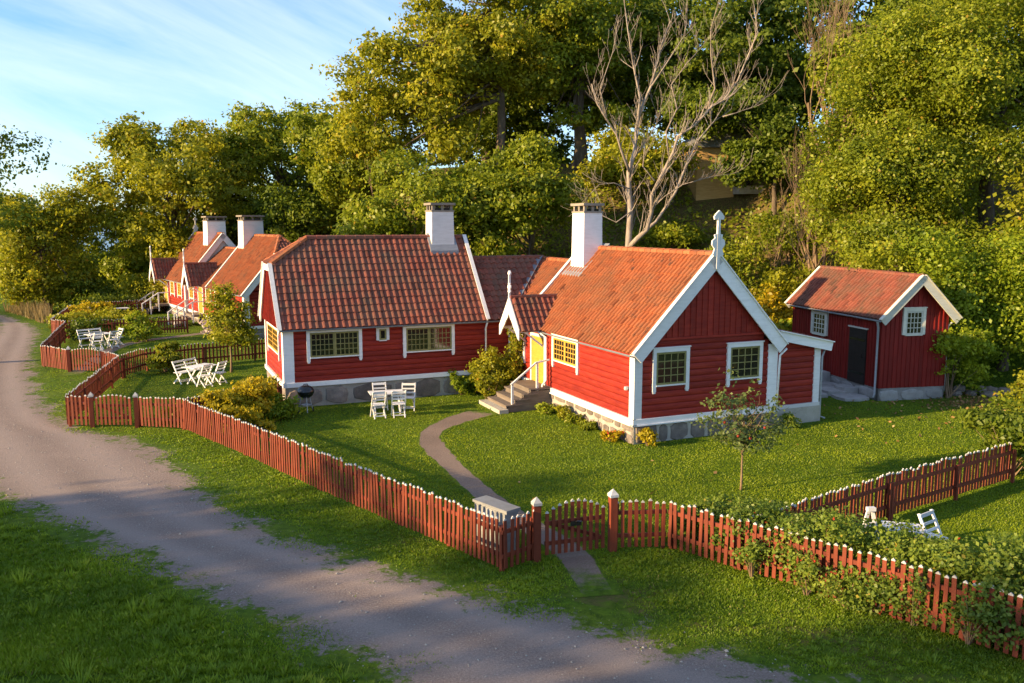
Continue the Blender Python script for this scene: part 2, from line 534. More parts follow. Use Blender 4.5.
def in_poly(px, py, poly):
    inside = np.zeros(len(px), bool)
    n = len(poly)
    for i in range(n):
        x0, y0 = poly[i]
        x1, y1 = poly[(i + 1) % n]
        c = (y0 > py) != (y1 > py)
        if y1 != y0:
            inside ^= c & (px < (x1 - x0) * (py - y0) / (y1 - y0) + x0)
    return inside
def strip_inside(px, py, A, B):
    """metres inside (+) or outside (-) of a strip's two edges"""
    px, py = np.asarray(px, float), np.asarray(py, float)
    E_ = []
    for Q in (A, B):
        d = np.linalg.norm(np.diff(Q, axis=0), axis=1).sum()
        E_.append(resample_lin(Q, max(20, min(260, int(d / .3)))))
    E_ = np.concatenate(E_).astype(np.float32)
    out = np.empty(len(px))
    for s in range(0, len(px), 40000):
        q = np.stack([px[s:s + 40000], py[s:s + 40000]], 1).astype(np.float32)
        d2 = (q ** 2).sum(1)[:, None] - 2 * q @ E_.T + (E_ ** 2).sum(1)[None]
        out[s:s + 40000] = np.sqrt(np.maximum(d2.min(1), 0))
    return np.where(in_poly(px, py, [tuple(p) for p in A] + [tuple(p) for p in B[::-1]]), out, -out)
def resample_lin(p, n):
    d = np.concatenate([[0], np.cumsum(np.linalg.norm(np.diff(p, axis=0), axis=1))])
    t = np.linspace(0, d[-1], n)
    return np.stack([np.interp(t, d, p[:, 0]), np.interp(t, d, p[:, 1])], 1)
def resample(p, n):
    p = np.array(p, float)
    # smooth by Catmull-Rom style subdivision
    for _ in range(2):
        q = [p[0]]
        for i in range(len(p) - 1):
            q += [p[i] * 0.75 + p[i + 1] * 0.25, p[i] * 0.25 + p[i + 1] * 0.75]
        q.append(p[-1])
        p = np.array(q)
    d = np.concatenate([[0], np.cumsum(np.linalg.norm(np.diff(p, axis=0), axis=1))])
    t = np.linspace(0, d[-1], n)
    return np.stack([np.interp(t, d, p[:, 0]), np.interp(t, d, p[:, 1])], 1)
def strip(name, left, right, mat, n, m, over, z, tracks=()):
    A, B = resample(left, n), resample(right, n)
    w = np.linalg.norm(B - A, axis=1, keepdims=True)
    D = (B - A) / w
    V, E, T = [], [], []
    for i in range(n):
        W = w[i, 0] + 2 * over
        for j in range(m + 1):
            u = j / m * W
            V.append((*(A[i] + D[i] * (u - over)), z))
            E.append(min((n - 1 - i) * .012, i * .03) if mat == 'path_gravel' else 9.0)
            T.append(max([math.exp(-((u - over) / w[i, 0] - tr) ** 2 / 0.016) for tr in tracks] or [0]))
    VA = np.array(V)
    E = np.minimum(E, strip_inside(VA[:, 0], VA[:, 1], A, B)).tolist()
    F = [(i * (m + 1) + j, i * (m + 1) + j + 1, (i + 1) * (m + 1) + j + 1, (i + 1) * (m + 1) + j) for i in range(n - 1) for j in range(m)]
    me = bpy.data.meshes.new(name)
    me.from_pydata(V, [], F)
    me.materials.append(MATS[mat])
    me.attributes.new('edge', 'FLOAT', 'POINT').data.foreach_set('value', E)
    me.attributes.new('track', 'FLOAT', 'POINT').data.foreach_set('value', T)
    me.update()
    fix_normals(me)
    return tag(place(name, me), kind='structure'), A, B
ROAD_L = [(14, -4), (8, 3.5), (1.9, 8.3), (-1.42, 10.74), (-2.05, 11.28), (-4.2, 12.9), (-6.25, 14.44), (-8.35, 16.17), (-11.7, 18.6), (-14.7, 21.6), (-18.9, 27.2), (-24.5, 37), (-29.96, 48.3), (-33.5, 55), (-42, 66)]
ROAD_R = [(22, -4), (16, 3.5), (10.2, 7.4), (5.9, 10.3), (3.7, 11.5), (1.9, 12.6), (0.8, 13.43), (-0.73, 14.05), (-2.07, 15.01), (-3.24, 15.68), (-5.04, 17.22), (-6.78, 19), (-9.35, 22.8), (-11.1, 24.7), (-14.2, 26.2), (-20.4, 35.8), (-22.7, 39.9), (-27.2, 48.9), (-30.6, 54), (-39, 63)]
road, RL, RR = strip('road', ROAD_L, ROAD_R, 'road_gravel', 160, 28, 1.0, 0.003, (0.3, 0.68))
PATH = np.array([(-0.9, 28.3), (-1.85, 27.0), (-2.55, 25.5), (-2.35, 23.86), (-1.48, 21.43), (-0.5, 18.9), (0.45, 17.1), (1.18, 15.75), (1.33, 14.8), (1.5, 13.8)])
pd = np.gradient(PATH, axis=0)
pn = np.stack([-pd[:, 1], pd[:, 0]], 1)
pn /= np.linalg.norm(pn, axis=1, keepdims=True)
hw = np.array([0.55, 0.42, 0.36, 0.33, 0.31, 0.32, 0.35, 0.38, 0.36, 0.34])[:, None]
garden_path, PL, PR = strip('garden_path', PATH + pn * hw, PATH - pn * hw, 'path_gravel', 70, 10, 0.10, 0.007)
FP = np.array([(-17.2, 50.4), (-18.6, 48.2), (-20.2, 46.0), (-20.6, 43.2), (-18.9, 37.2), (-18.6, 35)])
fpd = np.gradient(FP, axis=0)
fpn = np.stack([-fpd[:, 1], fpd[:, 0]], 1)
fpn /= np.linalg.norm(fpn, axis=1, keepdims=True)
far_path, FPL, FPR = strip('far_garden_path', FP + fpn * 0.35, FP - fpn * 0.35, 'path_gravel', 40, 5, 0.16, 0.011)
MB().add([(-4000, 190, 0.05), (-70, 190, 0.05), (-60, 400, 0.05), (300, 5000, 0.05), (-4000, 5000, 0.05)], [(0, 1, 2, 3, 4)]).build('sea', 'sea_water')
tag(bpy.data.objects['sea'], kind='structure')
# low hills across the water
hm = MB()
HP = [(-3600 + i * 130, 22 + 26 * math.sin(i * 0.7) + 14 * math.sin(i * 1.9 + 1)) for i in range(40)]
for (x0, h0), (x1, h1) in zip(HP, HP[1:]):
    hm.add([(x0, 3300, -2), (x1, 3300, -2), (x1, 3700, max(h1, 4)), (x0, 3700, max(h0, 4)), (x1, 4400, -2), (x0, 4400, -2)], [(0, 1, 2, 3), (3, 2, 4, 5)])
tag(hm.build('far_hills', 'leaf_dark', smooth=True, rnd=True), kind='structure')

# ------------------------------------------------------------------ building kit (local x = right along the front, y = away, z up)
def plank_mesh():
    prof = [(0.0, 0.0), (-0.022, 0.004), (-0.040, 0.035), (-0.046, 0.095), (-0.040, 0.155), (-0.022, 0.186), (0.0, 0.19)]
    m = MB()
    vs = [(0, y, z) for y, z in prof] + [(1, y, z) for y, z in prof]
    n = len(prof)
    m.add(vs, [(i, i + 1, i + 1 + n, i + n) for i in range(n - 1)] + [tuple(range(n)), tuple(range(2 * n - 1, n - 1, -1))])
    return m.mesh('plank', 'red_paint')
PLANK = plank_mesh()
def board_mesh(mat):
    m = MB()
    m.box(0, 0.165, -0.022, 0.0, 0, 1)
    m.box(-0.022, 0.022, -0.045, -0.0225, 0.0, 1)
    return m.mesh('board', mat)
BOARD_SHED = board_mesh('shed_red')

class Wall:
    """a vertical wall from p0 to p1 whose outside lies on the right of that walk"""
    def __init__(s, root, p0, p1, z0, z1, mat='red_paint', planks=True, t=0.14, span=None, name='wall', boxtop=None):
        s.root, s.p0, s.p1 = root, Vector((*p0, 0)), Vector((*p1, 0))
        s.d = (s.p1 - s.p0)
        s.len = s.d.length
        s.ang = math.atan2(s.d.y, s.d.x)
        m = MB()
        m.box(0, s.len, 0, t, 0, (boxtop or z1) - z0)
        s.o = m.build(name, mat, root, loc=(s.p0.x, s.p0.y, z0), rz=s.ang)
        s.z0, s.z1 = z0, z1
        if planks:
            z = 0.0
            while z < (z1 - z0) - 0.02:
                h = min(0.19, z1 - z0 - z)
                a, b = (0, s.len)
                if span:
                    a, b = span(z0 + z + h)
                place('plank', PLANK, s.o, loc=(a, 0, z), scale=(b - a, 1, h / 0.19))
                z += 0.19
    def at(s, u, z, out=0.0):
        e = s.d.normalized()
        n = Vector((e.y, -e.x, 0))
        p = s.p0 + e * u + n * out
        return (p.x, p.y, z)

def window(w, u0, u1, z0, z1, lug=0.0, cols=4, rows=4, leaves=1, trim='white_paint', sash='olive_paint', tw=0.115, bar=None, header=0.03):
    """trim outer box u0..u1, z0..z1; side boards run down by lug"""
    W, H = u1 - u0, z1 - z0
    m = MB()
    m.box(0, tw, -0.095, -0.012, -lug, H - tw)
    m.box(W - tw, W, -0.095, -0.012, -lug, H - tw)
    m.box(0, W, -0.097, -0.012, H - tw, H)
    m.box(-header, W + header, -0.115, -0.012, H + 0.001, H + 0.035)
    m.box(tw, W - tw, -0.11, -0.012, -0.03, 0.01)
    for x in (tw * 0.15, W - tw * 0.85) if lug > 0.05 else ():
        m.box(x, x + tw * 0.7, -0.093, -0.014, -lug - 0.05, -lug)
    win = m.build('window', trim, w.root, loc=w.at(u0, z0), rz=w.ang)
    ix0, ix1, iz0, iz1 = tw + 0.004, W - tw - 0.004, 0.012, H - tw - 0.004
    n = leaves
    lw = (ix1 - ix0) / n
    for i in range(n):
        a, b = ix0 + i * lw + 0.002, ix0 + (i + 1) * lw - 0.002
        fw = 0.055
        f = MB()
        f.box(a, a + fw, -0.085, -0.03, iz0, iz1)
        f.box(b - fw, b, -0.085, -0.03, iz0, iz1)
        f.box(a + fw, b - fw, -0.085, -0.03, iz0, iz0 + fw)
        f.box(a + fw, b - fw, -0.085, -0.03, iz1 - fw, iz1)
        f.build('sash', sash, win)
        g = MB()
        bw = 0.026
        for c in range(1, cols):
            x = a + fw + (b - a - 2 * fw) * c / cols
            g.box(x - bw / 2, x + bw / 2, -0.077, -0.05, iz0 + fw, iz1 - fw)
        for r in range(1, rows):
            z = iz0 + fw + (iz1 - iz0 - 2 * fw) * r / rows
            g.box(a + fw, b - fw, -0.0755, -0.0515, z - bw / 2, z + bw / 2)
        g.build('glazing_bars', bar or sash, win)
        MB().box(a + fw * 0.5, b - fw * 0.5, -0.062, -0.052, iz0 + fw * 0.5, iz1 - fw * 0.5).build('pane', 'glass', win)
    return win

def stones_along(w, z0, z1, mat='granite', rows=2, out=0.03, seed=1, backing='mortar', lo=0.4, hi=1.15, name='foundation'):
    """a rubble plinth: mortar core with separate stones"""
    rnd = random.Random(seed)
    m = MB()
    m.box(-out, w.len + out, -out, 0.13, z0 - 0.15, z1)
    f = m.build(name, backing, w.root, loc=w.at(0, 0), rz=w.ang)
    hgt = (z1 - z0) / rows
    for r in range(rows):
        u = -out
        while u < w.len + out - 0.05:
            L_ = min(rnd.uniform(lo, hi), w.len + out - u)
            if w.len + out - u - L_ < 0.25:
                L_ = w.len + out - u
            za, zb = z0 + r * hgt - (0.06 if r == 0 else 0) + rnd.uniform(-.03, .03), z0 + (r + 1) * hgt + rnd.uniform(-.03, .0)
            zb = min(zb, z1)
            ring = []
            for q in range(10):
                th = 2 * PI * q / 10 + rnd.uniform(-.12, .12)
                cx, cz = math.cos(th), math.sin(th)
                k = 1 / max(abs(cx), abs(cz)) * 0.82 + 0.16
                ring.append((cx * k * rnd.uniform(.86, 1.0), cz * k * rnd.uniform(.84, 1.0)))
            cu, cz = u + L_ / 2, (za + zb) / 2
            hu, hz = L_ / 2 - 0.022, (zb - za) / 2 - 0.018
            d = rnd.uniform(0.02, 0.055)
            vs = [(cu + a * hu, -out + 0.01, cz + b * hz) for a, b in ring]
            vs += [(cu + a * hu * .93, -out - d * .7, cz + b * hz * .9) for a, b in ring]
            vs += [(cu + a * hu * .55, -out - d, cz + b * hz * .5) for a, b in ring]
            vs.append((cu + rnd.uniform(-.1, .1) * hu, -out - d * rnd.uniform(.9, 1.15), cz))
            n = 10
            fs = [(i, (i + 1) % n, n + (i + 1) % n, n + i) for i in range(n)] + [(n + i, n + (i + 1) % n, 2 * n + (i + 1) % n, 2 * n + i) for i in range(n)]
            fs += [(2 * n + i, 2 * n + (i + 1) % n, 3 * n) for i in range(n)]
            MB().add(vs, fs).build('stone', mat, f)
            u += L_
    return f

def slope(root, A, B, D, mat, keep=None, poly=None, tiles=True, course=0.30, tw=0.205, thick=0.07, name='roof', relief=1.0):
    """a roof plane: A-B along the eave, D above A on the ridge"""
    A, B, D = Vector(A), Vector(B), Vector(D)
    U = (B - A)
    lu = U.length
    U.normalize()
    V = (D - A)
    V = V - U * V.dot(U)
    lv = V.length
    V.normalize()
    N = U.cross(V)
    if N.z < 0:
        N = -N
    P = lambda u, v, n: A + U * u + V * v + N * n
    poly = poly or [(0, 0), (lu, 0), (lu, lv), (0, lv)]
    m = MB()
    m.prism(poly, P, -0.012, -thick)
    roof = m.build(name, mat, root, rnd=True)
    if not tiles:
        return roof
    rnd = random.Random(int(abs(A.x * 131 + A.y * 71 + lu * 17)))
    nu = max(1, round(lu / tw))
    w = lu / nu
    nv = max(1, round(lv / course))
    c = lv / nv
    prof = [(0.0, 0.004), (0.22, 0.022), (0.46, 0.062), (0.66, 0.074), (0.76, 0.052), (0.84, 0.006), (1.0, 0.004)]
    prof = [(a_, h_ * relief) for a_, h_ in prof]
    t = MB()
    for j in range(nv):
        for i in range(nu):
            u, v = i * w, j * c
            if keep and not keep(u + w / 2, v + c / 2):
                continue
            v0 = v - 0.035
            v1 = v + c * 1.04
            du, dn = rnd.uniform(-.008, .008), rnd.uniform(-.004, .006)
            lift = 0.030 + dn
            top = [P(u + a * w + du, v1, h) for a, h in prof]
            low = [P(u + a * w + du + rnd.uniform(-.002, .002), v0 + rnd.uniform(-.004, .004), h + lift) for a, h in prof]
            lip = [P(u + a * w + du, v0, h + lift - 0.03) for a, h in prof]
            k = len(prof)
            fs = [(q, q + 1, k + q + 1, k + q) for q in range(k - 1)] + [(k + q, k + q + 1, 2 * k + q + 1, 2 * k + q) for q in range(k - 1)]
            r = rnd.random()
            t.add(top + low + lip, fs, 0, r)
    o = t.build('roof_tiles', mat, roof, rnd=True)
    tag(o, kind='stuff')
    return roof

def ridge_caps(roof, p, q, mat, r=0.13):
    p, q = Vector(p), Vector(q)
    n = max(1, round((q - p).length / 0.36))
    m = MB()
    rnd = random.Random(n)
    d = (q - p) / n
    side = d.cross(Vector((0, 0, 1))).normalized()
    up = side.cross(d).normalized()
    for i in range(n):
        a, b = p + d * i, p + d * (i + 1.06)
        vs = []
        for c, k in ((a, 1.06), (b, 0.92)):
            for th in (-0.15, 0.2, 0.5, 0.8, 1.15):
                vs.append(c + side * (math.cos(th * PI) * r * k) + up * (math.sin(th * PI) * r * 0.75 * k - 0.02))
        m.add(vs, [(j, j + 1, j + 6, j + 5) for j in range(4)] + [(0, 1, 2, 3, 4)], 0, rnd.random())
    tag(m.build('ridge_tiles', mat, roof, rnd=True), kind='stuff')

def barge(root, p, q, mat='white_paint', w=0.05, h=0.3, drop=0.10, cap=True):
    """a barge board under the roof edge from p to q, with a narrow weather board on top"""
    p, q = Vector(p), Vector(q)
    d = (q - p).normalized()
    side = d.cross(Vector((0, 0, 1))).normalized()
    up = side.cross(d)
    if up.z < 0: up = -up
    m = MB()
    m.beam(p - up * drop, q - up * drop, w, h, up)
    o = m.build('barge_board', mat, root)
    if cap:
        c = MB()
        k = h / 2 - drop + 0.018
        c.beam(p + up * k, q + up * k, w + 0.10, 0.028, up)
        c.build('weather_board', mat, o)
    return o

def gable_boards(root, x0, x1, y, zb, under, mat='red_paint', bw=0.20):
    """vertical boards of a gable, cut under the roof line given by under(x)"""
    xm = (x0 + x1) / 2
    if under(x0) < zb:
        f_ = (zb - under(x0)) / (under(xm) - under(x0))
        x0, x1 = x0 + (xm - x0) * f_, x1 - (x1 - xm) * f_
    poly = [(x0, zb), (x1, zb)] + ([(x1, under(x1))] if under(x1) > zb + 0.02 else []) + [(xm, under(xm))] + ([(x0, under(x0))] if under(x0) > zb + 0.02 else [])
    P = lambda a, b, d: (a, d, b)
    g = MB().prism(poly, P, y, y + 0.10).build('gable', mat, root)
    n = max(1, round((x1 - x0) / bw))
    w = (x1 - x0) / n
    for i in range(n):
        a, b = x0 + i * w, x0 + (i + 1) * w
        za, zc = under(a), under(b)
        if max(za, zc) < zb + 0.05:
            continue
        za, zc = max(za, zb + 0.02), max(zc, zb + 0.02)
        m = MB().prism([(a + .004, zb), (b - .004, zb), (b - .004, zc), (a + .004, za)], P, y - 0.022, y - 0.0005)
        if i:
            m.prism([(a - .022, zb), (a + .022, zb), (a + .022, za), (a - .022, za)], P, y - 0.046, y - 0.0225)
        m.build('board', mat, g)
    return g

def chimney(root, x0, x1, y0, y1, zb, zt, name='chimney'):
    m = MB()
    k = 0.06
    xm, ym = (x0 + x1) / 2, (y0 + y1) / 2
    def ring(s, z):
        return [(xm + (x - xm) * s, ym + (y - ym) * s, z) for x, y in ((x0, y0), (x1, y0), (x1, y1), (x0, y1))]
    r = [ring(1.1, zb), ring(1.04, zb + 0.55), ring(0.98, zb + 1.0), ring(0.94, zt - 0.34)]
    vs = [p for q in r for p in q]
    fs = [(i * 4 + j, i * 4 + (j + 1) % 4, i * 4 + 4 + (j + 1) % 4, i * 4 + 4 + j) for i in range(3) for j in range(4)] + [(12, 13, 14, 15)]
    m.add(vs, fs)
    ch = m.build(name, 'render_plaster', root)
    c = MB()
    hx, hy = (x1 - x0) / 2, (y1 - y0) / 2
    c.box(xm - hx * 1.0, xm + hx * 1.0, ym - hy * 1.0, ym + hy * 1.0, zt - 0.338, zt - 0.28)
    for sx in (-1, 0, 1):
        for sy in (-1, 0, 1):
            if sx or sy:
                cx, cy = xm + sx * (hx * 0.9 - .055), ym + sy * (hy * 0.9 - .055)
                c.box(cx - .05, cx + .05, cy - .05, cy + .05, zt - 0.28, zt - 0.09)
    c.box(xm - hx * 1.08, xm + hx * 1.08, ym - hy * 1.08, ym + hy * 1.08, zt - 0.09, zt)
    c.build('chimney_cap', 'chimney_cap', ch)
    MB().box(xm - hx * .75, xm + hx * .75, ym - hy * .75, ym + hy * .75, zt - 0.28, zt - 0.2).build('flue', 'dark_wood', ch)
    return ch

def gutter(root, p, q, r=0.06, mat='lead'):
    p, q = Vector(p), Vector(q)
    d = (q - p).normalized()
    side = d.cross(Vector((0, 0, 1))).normalized()
    m = MB()
    vs = []
    for c in (p, q):
        for th in range(7):
            a = PI + PI * th / 6
            vs.append(c + side * math.cos(a) * r + Vector((0, 0, math.sin(a) * r)))
        for th in range(6, -1, -1):
            a = PI + PI * th / 6
            vs.append(c + side * math.cos(a) * r * .8 + Vector((0, 0, math.sin(a) * r * .8)))
    m.add(vs, [(i, (i + 1) % 14, 14 + (i + 1) % 14, 14 + i) for i in range(14)] + [tuple(range(14)), tuple(range(27, 13, -1))])
    return m.build('gutter', mat, root)

def post_box(root, name, x0, x1, y0, y1, z0, z1, mat='white_paint'):
    return MB().box(x0, x1, y0, y1, z0, z1).build(name, mat, root)

def finial(root, c, z0, z1, axis='x', mat='white_paint', size=1.0):
    """cut-out gable finial: pole, spade tip, two scrolls"""
    m = MB()
    P = (lambda a, b, d: (c[0] + a, c[1] + d, b)) if axis == 'x' else (lambda a, b, d: (c[0] + d, c[1] + a, b))
    m.prism([(-.045 * size, z0), (.045 * size, z0), (.035 * size, z1 - .18 * size), (-.035 * size, z1 - .18 * size)], P, -.035, .035)
    t = z1
    k = size
    m.prism([(-.04 * k, t - .22 * k), (.04 * k, t - .22 * k), (.13 * k, t - .22 * k), (.145 * k, t - .15 * k), (.09 * k, t - .08 * k), (0, t), (-.09 * k, t - .08 * k), (-.145 * k, t - .15 * k), (-.13 * k, t - .22 * k)], P, -.03, .03)
    zm = z0 + (z1 - z0) * .50
    for s in (-1, 1):
        pts = [(s * .05 * k, zm - .42 * k), (s * .16 * k, zm - .36 * k), (s * .11 * k, zm - .22 * k), (s * .19 * k, zm - .12 * k), (s * .18 * k, zm - .02 * k), (s * .10 * k, zm + .04 * k), (s * .12 * k, zm + .12 * k), (s * .05 * k, zm + .14 * k)]
        m.prism(pts, P, -.025, .025)
    return m.build('finial', mat, root)

def step_porch(root, x, y0, y1, z_eave, z_apex, mat='tile_red', reach=1.0, proj=1.0):
    """small gabled roof over a door in the wall x=0, its gable facing -x"""
    ym = (y0 + y1) / 2
    slope(root, (x - proj, y0, z_eave), (x + reach, y0, z_eave), (x - proj, ym, z_apex), mat, course=0.3, name='porch_roof')
    r = slope(root, (x + reach, y1, z_eave), (x - proj, y1, z_eave), (x + reach, ym, z_apex), mat, course=0.3, name='porch_roof')
    ridge_caps(r, (x - proj, ym, z_apex + .03), (x + reach, ym, z_apex + .03), mat, 0.10)
    # carved gable board
    P = lambda a, b, d: (x - proj - 0.03 + d, a, b)
    k = (z_apex - z_eave) / (ym - y0)
    for s, ye in ((1, y0), (-1, y1)):
        n = 7
        up_, lo_ = [], []
        for i in range(n + 1):
            f = i / n
            yy = ye + (ym - ye) * f - s * 0.05 * (1 - f)
            zz = z_eave + (z_apex - z_eave) * f + 0.05
            up_.append((yy, zz))
            lo_.append((yy, zz - 0.36 - 0.06 * abs(math.sin(f * PI * 3)) - .22 * f))
        MB().prism(up_ + lo_[::-1], P, -0.02 - 0.004 * s, 0.02 - 0.004 * s).build('gable_board', 'white_paint', root)
    MB().prism([(ym - .22, z_apex - .30), (ym + .22, z_apex - .30), (ym + .02, z_apex + .02), (ym - .02, z_apex + .02)], P, 0.026, 0.05).build('gable_panel', 'white_paint', root)
    # brackets that carry the roof
    for yy in (y0 + 0.08, y1 - 0.08):
        m = MB()
        m.beam((x - proj + .05, yy, z_eave - .02), (x + 0.05, yy, z_eave - .02), 0.07, 0.08)
        m.beam((x - proj * .75, yy, z_eave - .05), (x - .02, yy, z_eave - .6), 0.06, 0.06)
        m.build('bracket', 'white_paint', root)
    return finial(root, (x - proj - 0.02, ym), z_apex - 0.1, z_apex + 0.95, axis='y', size=0.62)

# ------------------------------------------------------------------ gabled cottage on the right
YAW = 0.412
OX, OY = 3.52, 23.944
ca, sa = math.cos(YAW), math.sin(YAW)
def HW(x, y):
    """cottage frame to the world"""
    return (OX + x * ca - y * sa, OY + x * sa + y * ca)
CW, CL = 5.02, 7.7
gc_ = empty('gabled_cottage', (OX, OY, 0), YAW, 'red timber cottage with orange tile roof, tall finial on its gable and yellow door', 'cottage', 'red timber cottages')
zs, ze, zr, kx = 0.60, 2.66, 5.44, 1.042
under = lambda x: zr - 0.14 - abs(x - CW / 2) * kx
wf = Wall(gc_, (0, 0), (CW, 0), zs + .13, 3.06, boxtop=2.60, span=lambda z: (max(0.02, 0.02 + (z - 2.52) / kx), min(CW - .02, CW - .02 - (z - 2.52) / kx)))
wl = Wall(gc_, (0, 13.3), (0, 0), zs + .13, ze)
wr = Wall(gc_, (CW, 0), (CW, 13.3), zs + .13, ze)
wb = Wall(gc_, (CW, 13.3), (0, 13.3), zs + .13, ze, planks=False)
gable_boards(gc_, 0.05, CW - .05, -0.075, 3.07, under)
post_box(gc_, 'gable_rail', 0.36, CW - .36, -0.135, -0.001, 3.00, 3.066, 'red_paint')
for nm, w, z1 in (('front', wf, zs), ('left', wl, zs), ('right', wr, zs)):
    stones_along(w, 0.0, zs, seed=len(nm) * 3, rows=1 if nm == 'front' else 2, lo=0.35, hi=0.85)
    m = MB()
    m.box(-0.105, w.len + 0.105, -0.10, 0.02, -0.02, 0.135)
    m.box(-0.135, w.len + 0.135, -0.135, 0.02, -0.06, -0.0205)
    m.build('skirting_board', 'white_paint', gc_, loc=w.at(0, zs), rz=w.ang)
for x0, x1, y0, y1 in ((-0.062, 0.20, -0.066, 0.0), (CW - .30, CW + .062, -0.066, 0.0)):
    post_box(gc_, 'corner_board', x0, x1, y0, y1, zs + .1352, 2.66)
for x0, x1 in ((-0.064, -0.002), (CW + .002, CW + .064)):
    post_box(gc_, 'corner_board', x0, x1, 0.001, 0.20, zs + .1352, 2.60)
# roof: left and right slopes, main part and the lower wing behind
YF, YB = -0.22, 7.75
RL_ = slope(gc_, (-0.15, YB, zr - (CW / 2 + .15) * kx), (-0.15, YF, zr - (CW / 2 + .15) * kx), (CW / 2, YB, zr), 'tile_orange')
RR_ = slope(gc_, (CW + .15, YF, zr - (CW / 2 + .15) * kx), (CW + .15, YB, zr - (CW / 2 + .15) * kx), (CW / 2, YF, zr), 'tile_orange')
ridge_caps(RL_, (CW / 2, YF + .05, zr + .03), (CW / 2, YB, zr + .03), 'tile_orange')
zw = 4.88
kw = (zw - 2.5) / (CW / 2 + .22)
RW = slope(gc_, (-0.22, 13.5, 2.5), (-0.22, YB + .01, 2.5), (CW / 2, 13.5, zw), 'tile_orange')
RW2 = slope(gc_, (CW + .22, YB + .01, 2.5), (CW + .22, 13.5, 2.5), (CW / 2, YB + .01, zw), 'tile_orange', tiles=False)
ridge_caps(RW, (CW / 2, YB, zw + .03), (CW / 2, 13.5, zw + .03), 'tile_orange')
MB().prism([(0.05, 2.55), (CW - .05, 2.55), (CW / 2, zr - .1)], lambda a, b, d: (a, d, b), 7.55, 7.68).build('rear_gable', 'red_paint', gc_)
MB().prism([(0.05, 2.55), (CW - .05, 2.55), (CW / 2, zw - .1)], lambda a, b, d: (a, d, b), 13.2, 13.28).build('rear_gable', 'red_paint', gc_)
zE = zr - (CW / 2 + .19) * kx
barge(gc_, (-0.19, YF - .03, zE), (CW / 2 - .002, YF - .03, zr), h=0.36, drop=0.13)
barge(gc_, (CW + .19, YF - .03, zE), (CW / 2 + .002, YF - .03, zr), h=0.36, drop=0.13)
barge(gc_, (-0.19, YB + .03, zE + .03), (CW / 2, YB + .03, zr + .02), h=0.24, drop=0.04)
finial(gc_, (CW / 2, YF - .09), 5.02, 6.70, size=1.2)
ch = chimney(gc_, 1.80, 2.58, 6.50, 7.45, 4.2, 7.05)
MB().prism([(1.50, 4.36 + .05), (2.70, 5.50), (2.70, 5.62), (1.50, 4.50)], lambda a, b, d: (a, d, b), 6.20, 7.62).build('flashing', 'lead', ch)
gutter(gc_, (-0.21, YB, zE - .02), (-0.21, YF + .1, zE - .02), 0.045)
window(wl, 13.3 - 5.2, 13.3 - 3.32, 1.74, 2.62, lug=0.2, cols=4, rows=4, leaves=2, sash='yellow_paint')
window(wf, 0.54, 1.80, 1.68, 2.76, lug=0.18, cols=4, rows=4, leaves=1)
window(wf, 3.16, 4.48, 1.68, 2.76, lug=0.18, cols=4, rows=4, leaves=1)
window(wl, 13.3 - 8.9, 13.3 - 7.45, 1.46, 2.40, lug=0.15, cols=4, rows=4, leaves=2, sash='yellow_paint')
# door
d = MB()
d.box(0, 0.10, -0.10, -0.01, 0, 1.64)
d.box(1.12, 1.22, -0.10, -0.01, 0, 1.64)
d.box(0, 1.22, -0.102, -0.01, 1.6405, 1.74)
door = d.build('door', 'white_paint', gc_, loc=wl.at(13.3 - 6.93, 0.74), rz=wl.ang)
m = MB()
for i in range(6):
    m.box(0.105 + i * 0.169, 0.105 + i * 0.169 + 0.163, -0.075, -0.02, 0.01, 1.635)
m.build('door_leaf', 'yellow_paint', door)
MB().tube([(0.95, -0.08, 0.85), (0.95, -0.13, 0.85), (0.86, -0.13, 0.85)], 0.012).build('handle', 'galvanised', door)
step_porch(gc_, -0.02, 5.86, 7.50, 2.66, 3.76, reach=0.95, proj=0.98)
# wooden steps with a rail
for i in range(4):
    t1 = -0.02 - i * 0.40
    z = 0.74 - i * 0.165
    m = MB()
    m.box(-0.80 - i * 0.32 if i else -0.86, -0.54 - (i - 1) * 0.32 - 0.002 if i else -0.045, 5.26, 6.95, z - 0.045, z)
    st = m.build('step', 'step_wood', gc_)
    m = MB()
    m.box(-0.80 - i * 0.32 + .02 if i else -0.84, -0.80 - i * 0.32 + .05 if i else -0.81, 5.29, 6.92, max(z - 0.165, 0.0), z - 0.046)
    m.build('riser', 'step_wood', st)
for y in (5.30, 6.87):
    MB().prism([(-0.05, 0.0), (-1.70, 0.0), (-1.70, 0.14), (-0.80, 0.66), (-0.05, 0.66)], lambda a, b, d: (a, d, b), y, y + 0.05).build('stringer', 'step_wood', gc_)
MB().box(-2.05, -1.72, 5.15, 7.05, -0.05, 0.13).build('stone_step', 'plinth_block', gc_)
m = MB()
m.beam((-1.55, 5.34, 0.93), (-0.62, 5.34, 1.62), 0.07, 0.05)
m.beam((-0.64, 5.34, 1.625), (-0.10, 5.34, 1.70), 0.07, 0.05)
m.build('handrail', 'white_paint', gc_)
for x, z0, z1 in ((-1.48, 0.1, 0.95), (-0.55, 0.15, 1.62)):
    post_box(gc_, 'rail_post', x - .035, x + .035, 5.345, 5.41, z0, z1)
m = MB()
m.tube([(-0.30, 5.86, 2.62), (-0.12, 5.60, 2.45), (-0.12, 5.56, 0.95), (-0.30, 5.5, 0.8), (-0.30, 5.45, 0.12)], 0.035, 8)
m.build('downpipe', 'white_paint', gc_, smooth=True)
m = MB()
m.box(-0.16, -0.07, 0.22, 0.30, 1.60, 1.66)
m.lathe([(0.0, 0.05), (0.05, 0.04), (0.06, -0.02), (0.05, -0.06), (0.0, -0.07)], 10, (-0.14, 0.26, 1.62))
m.build('wall_lamp', 'galvanised', gc_)
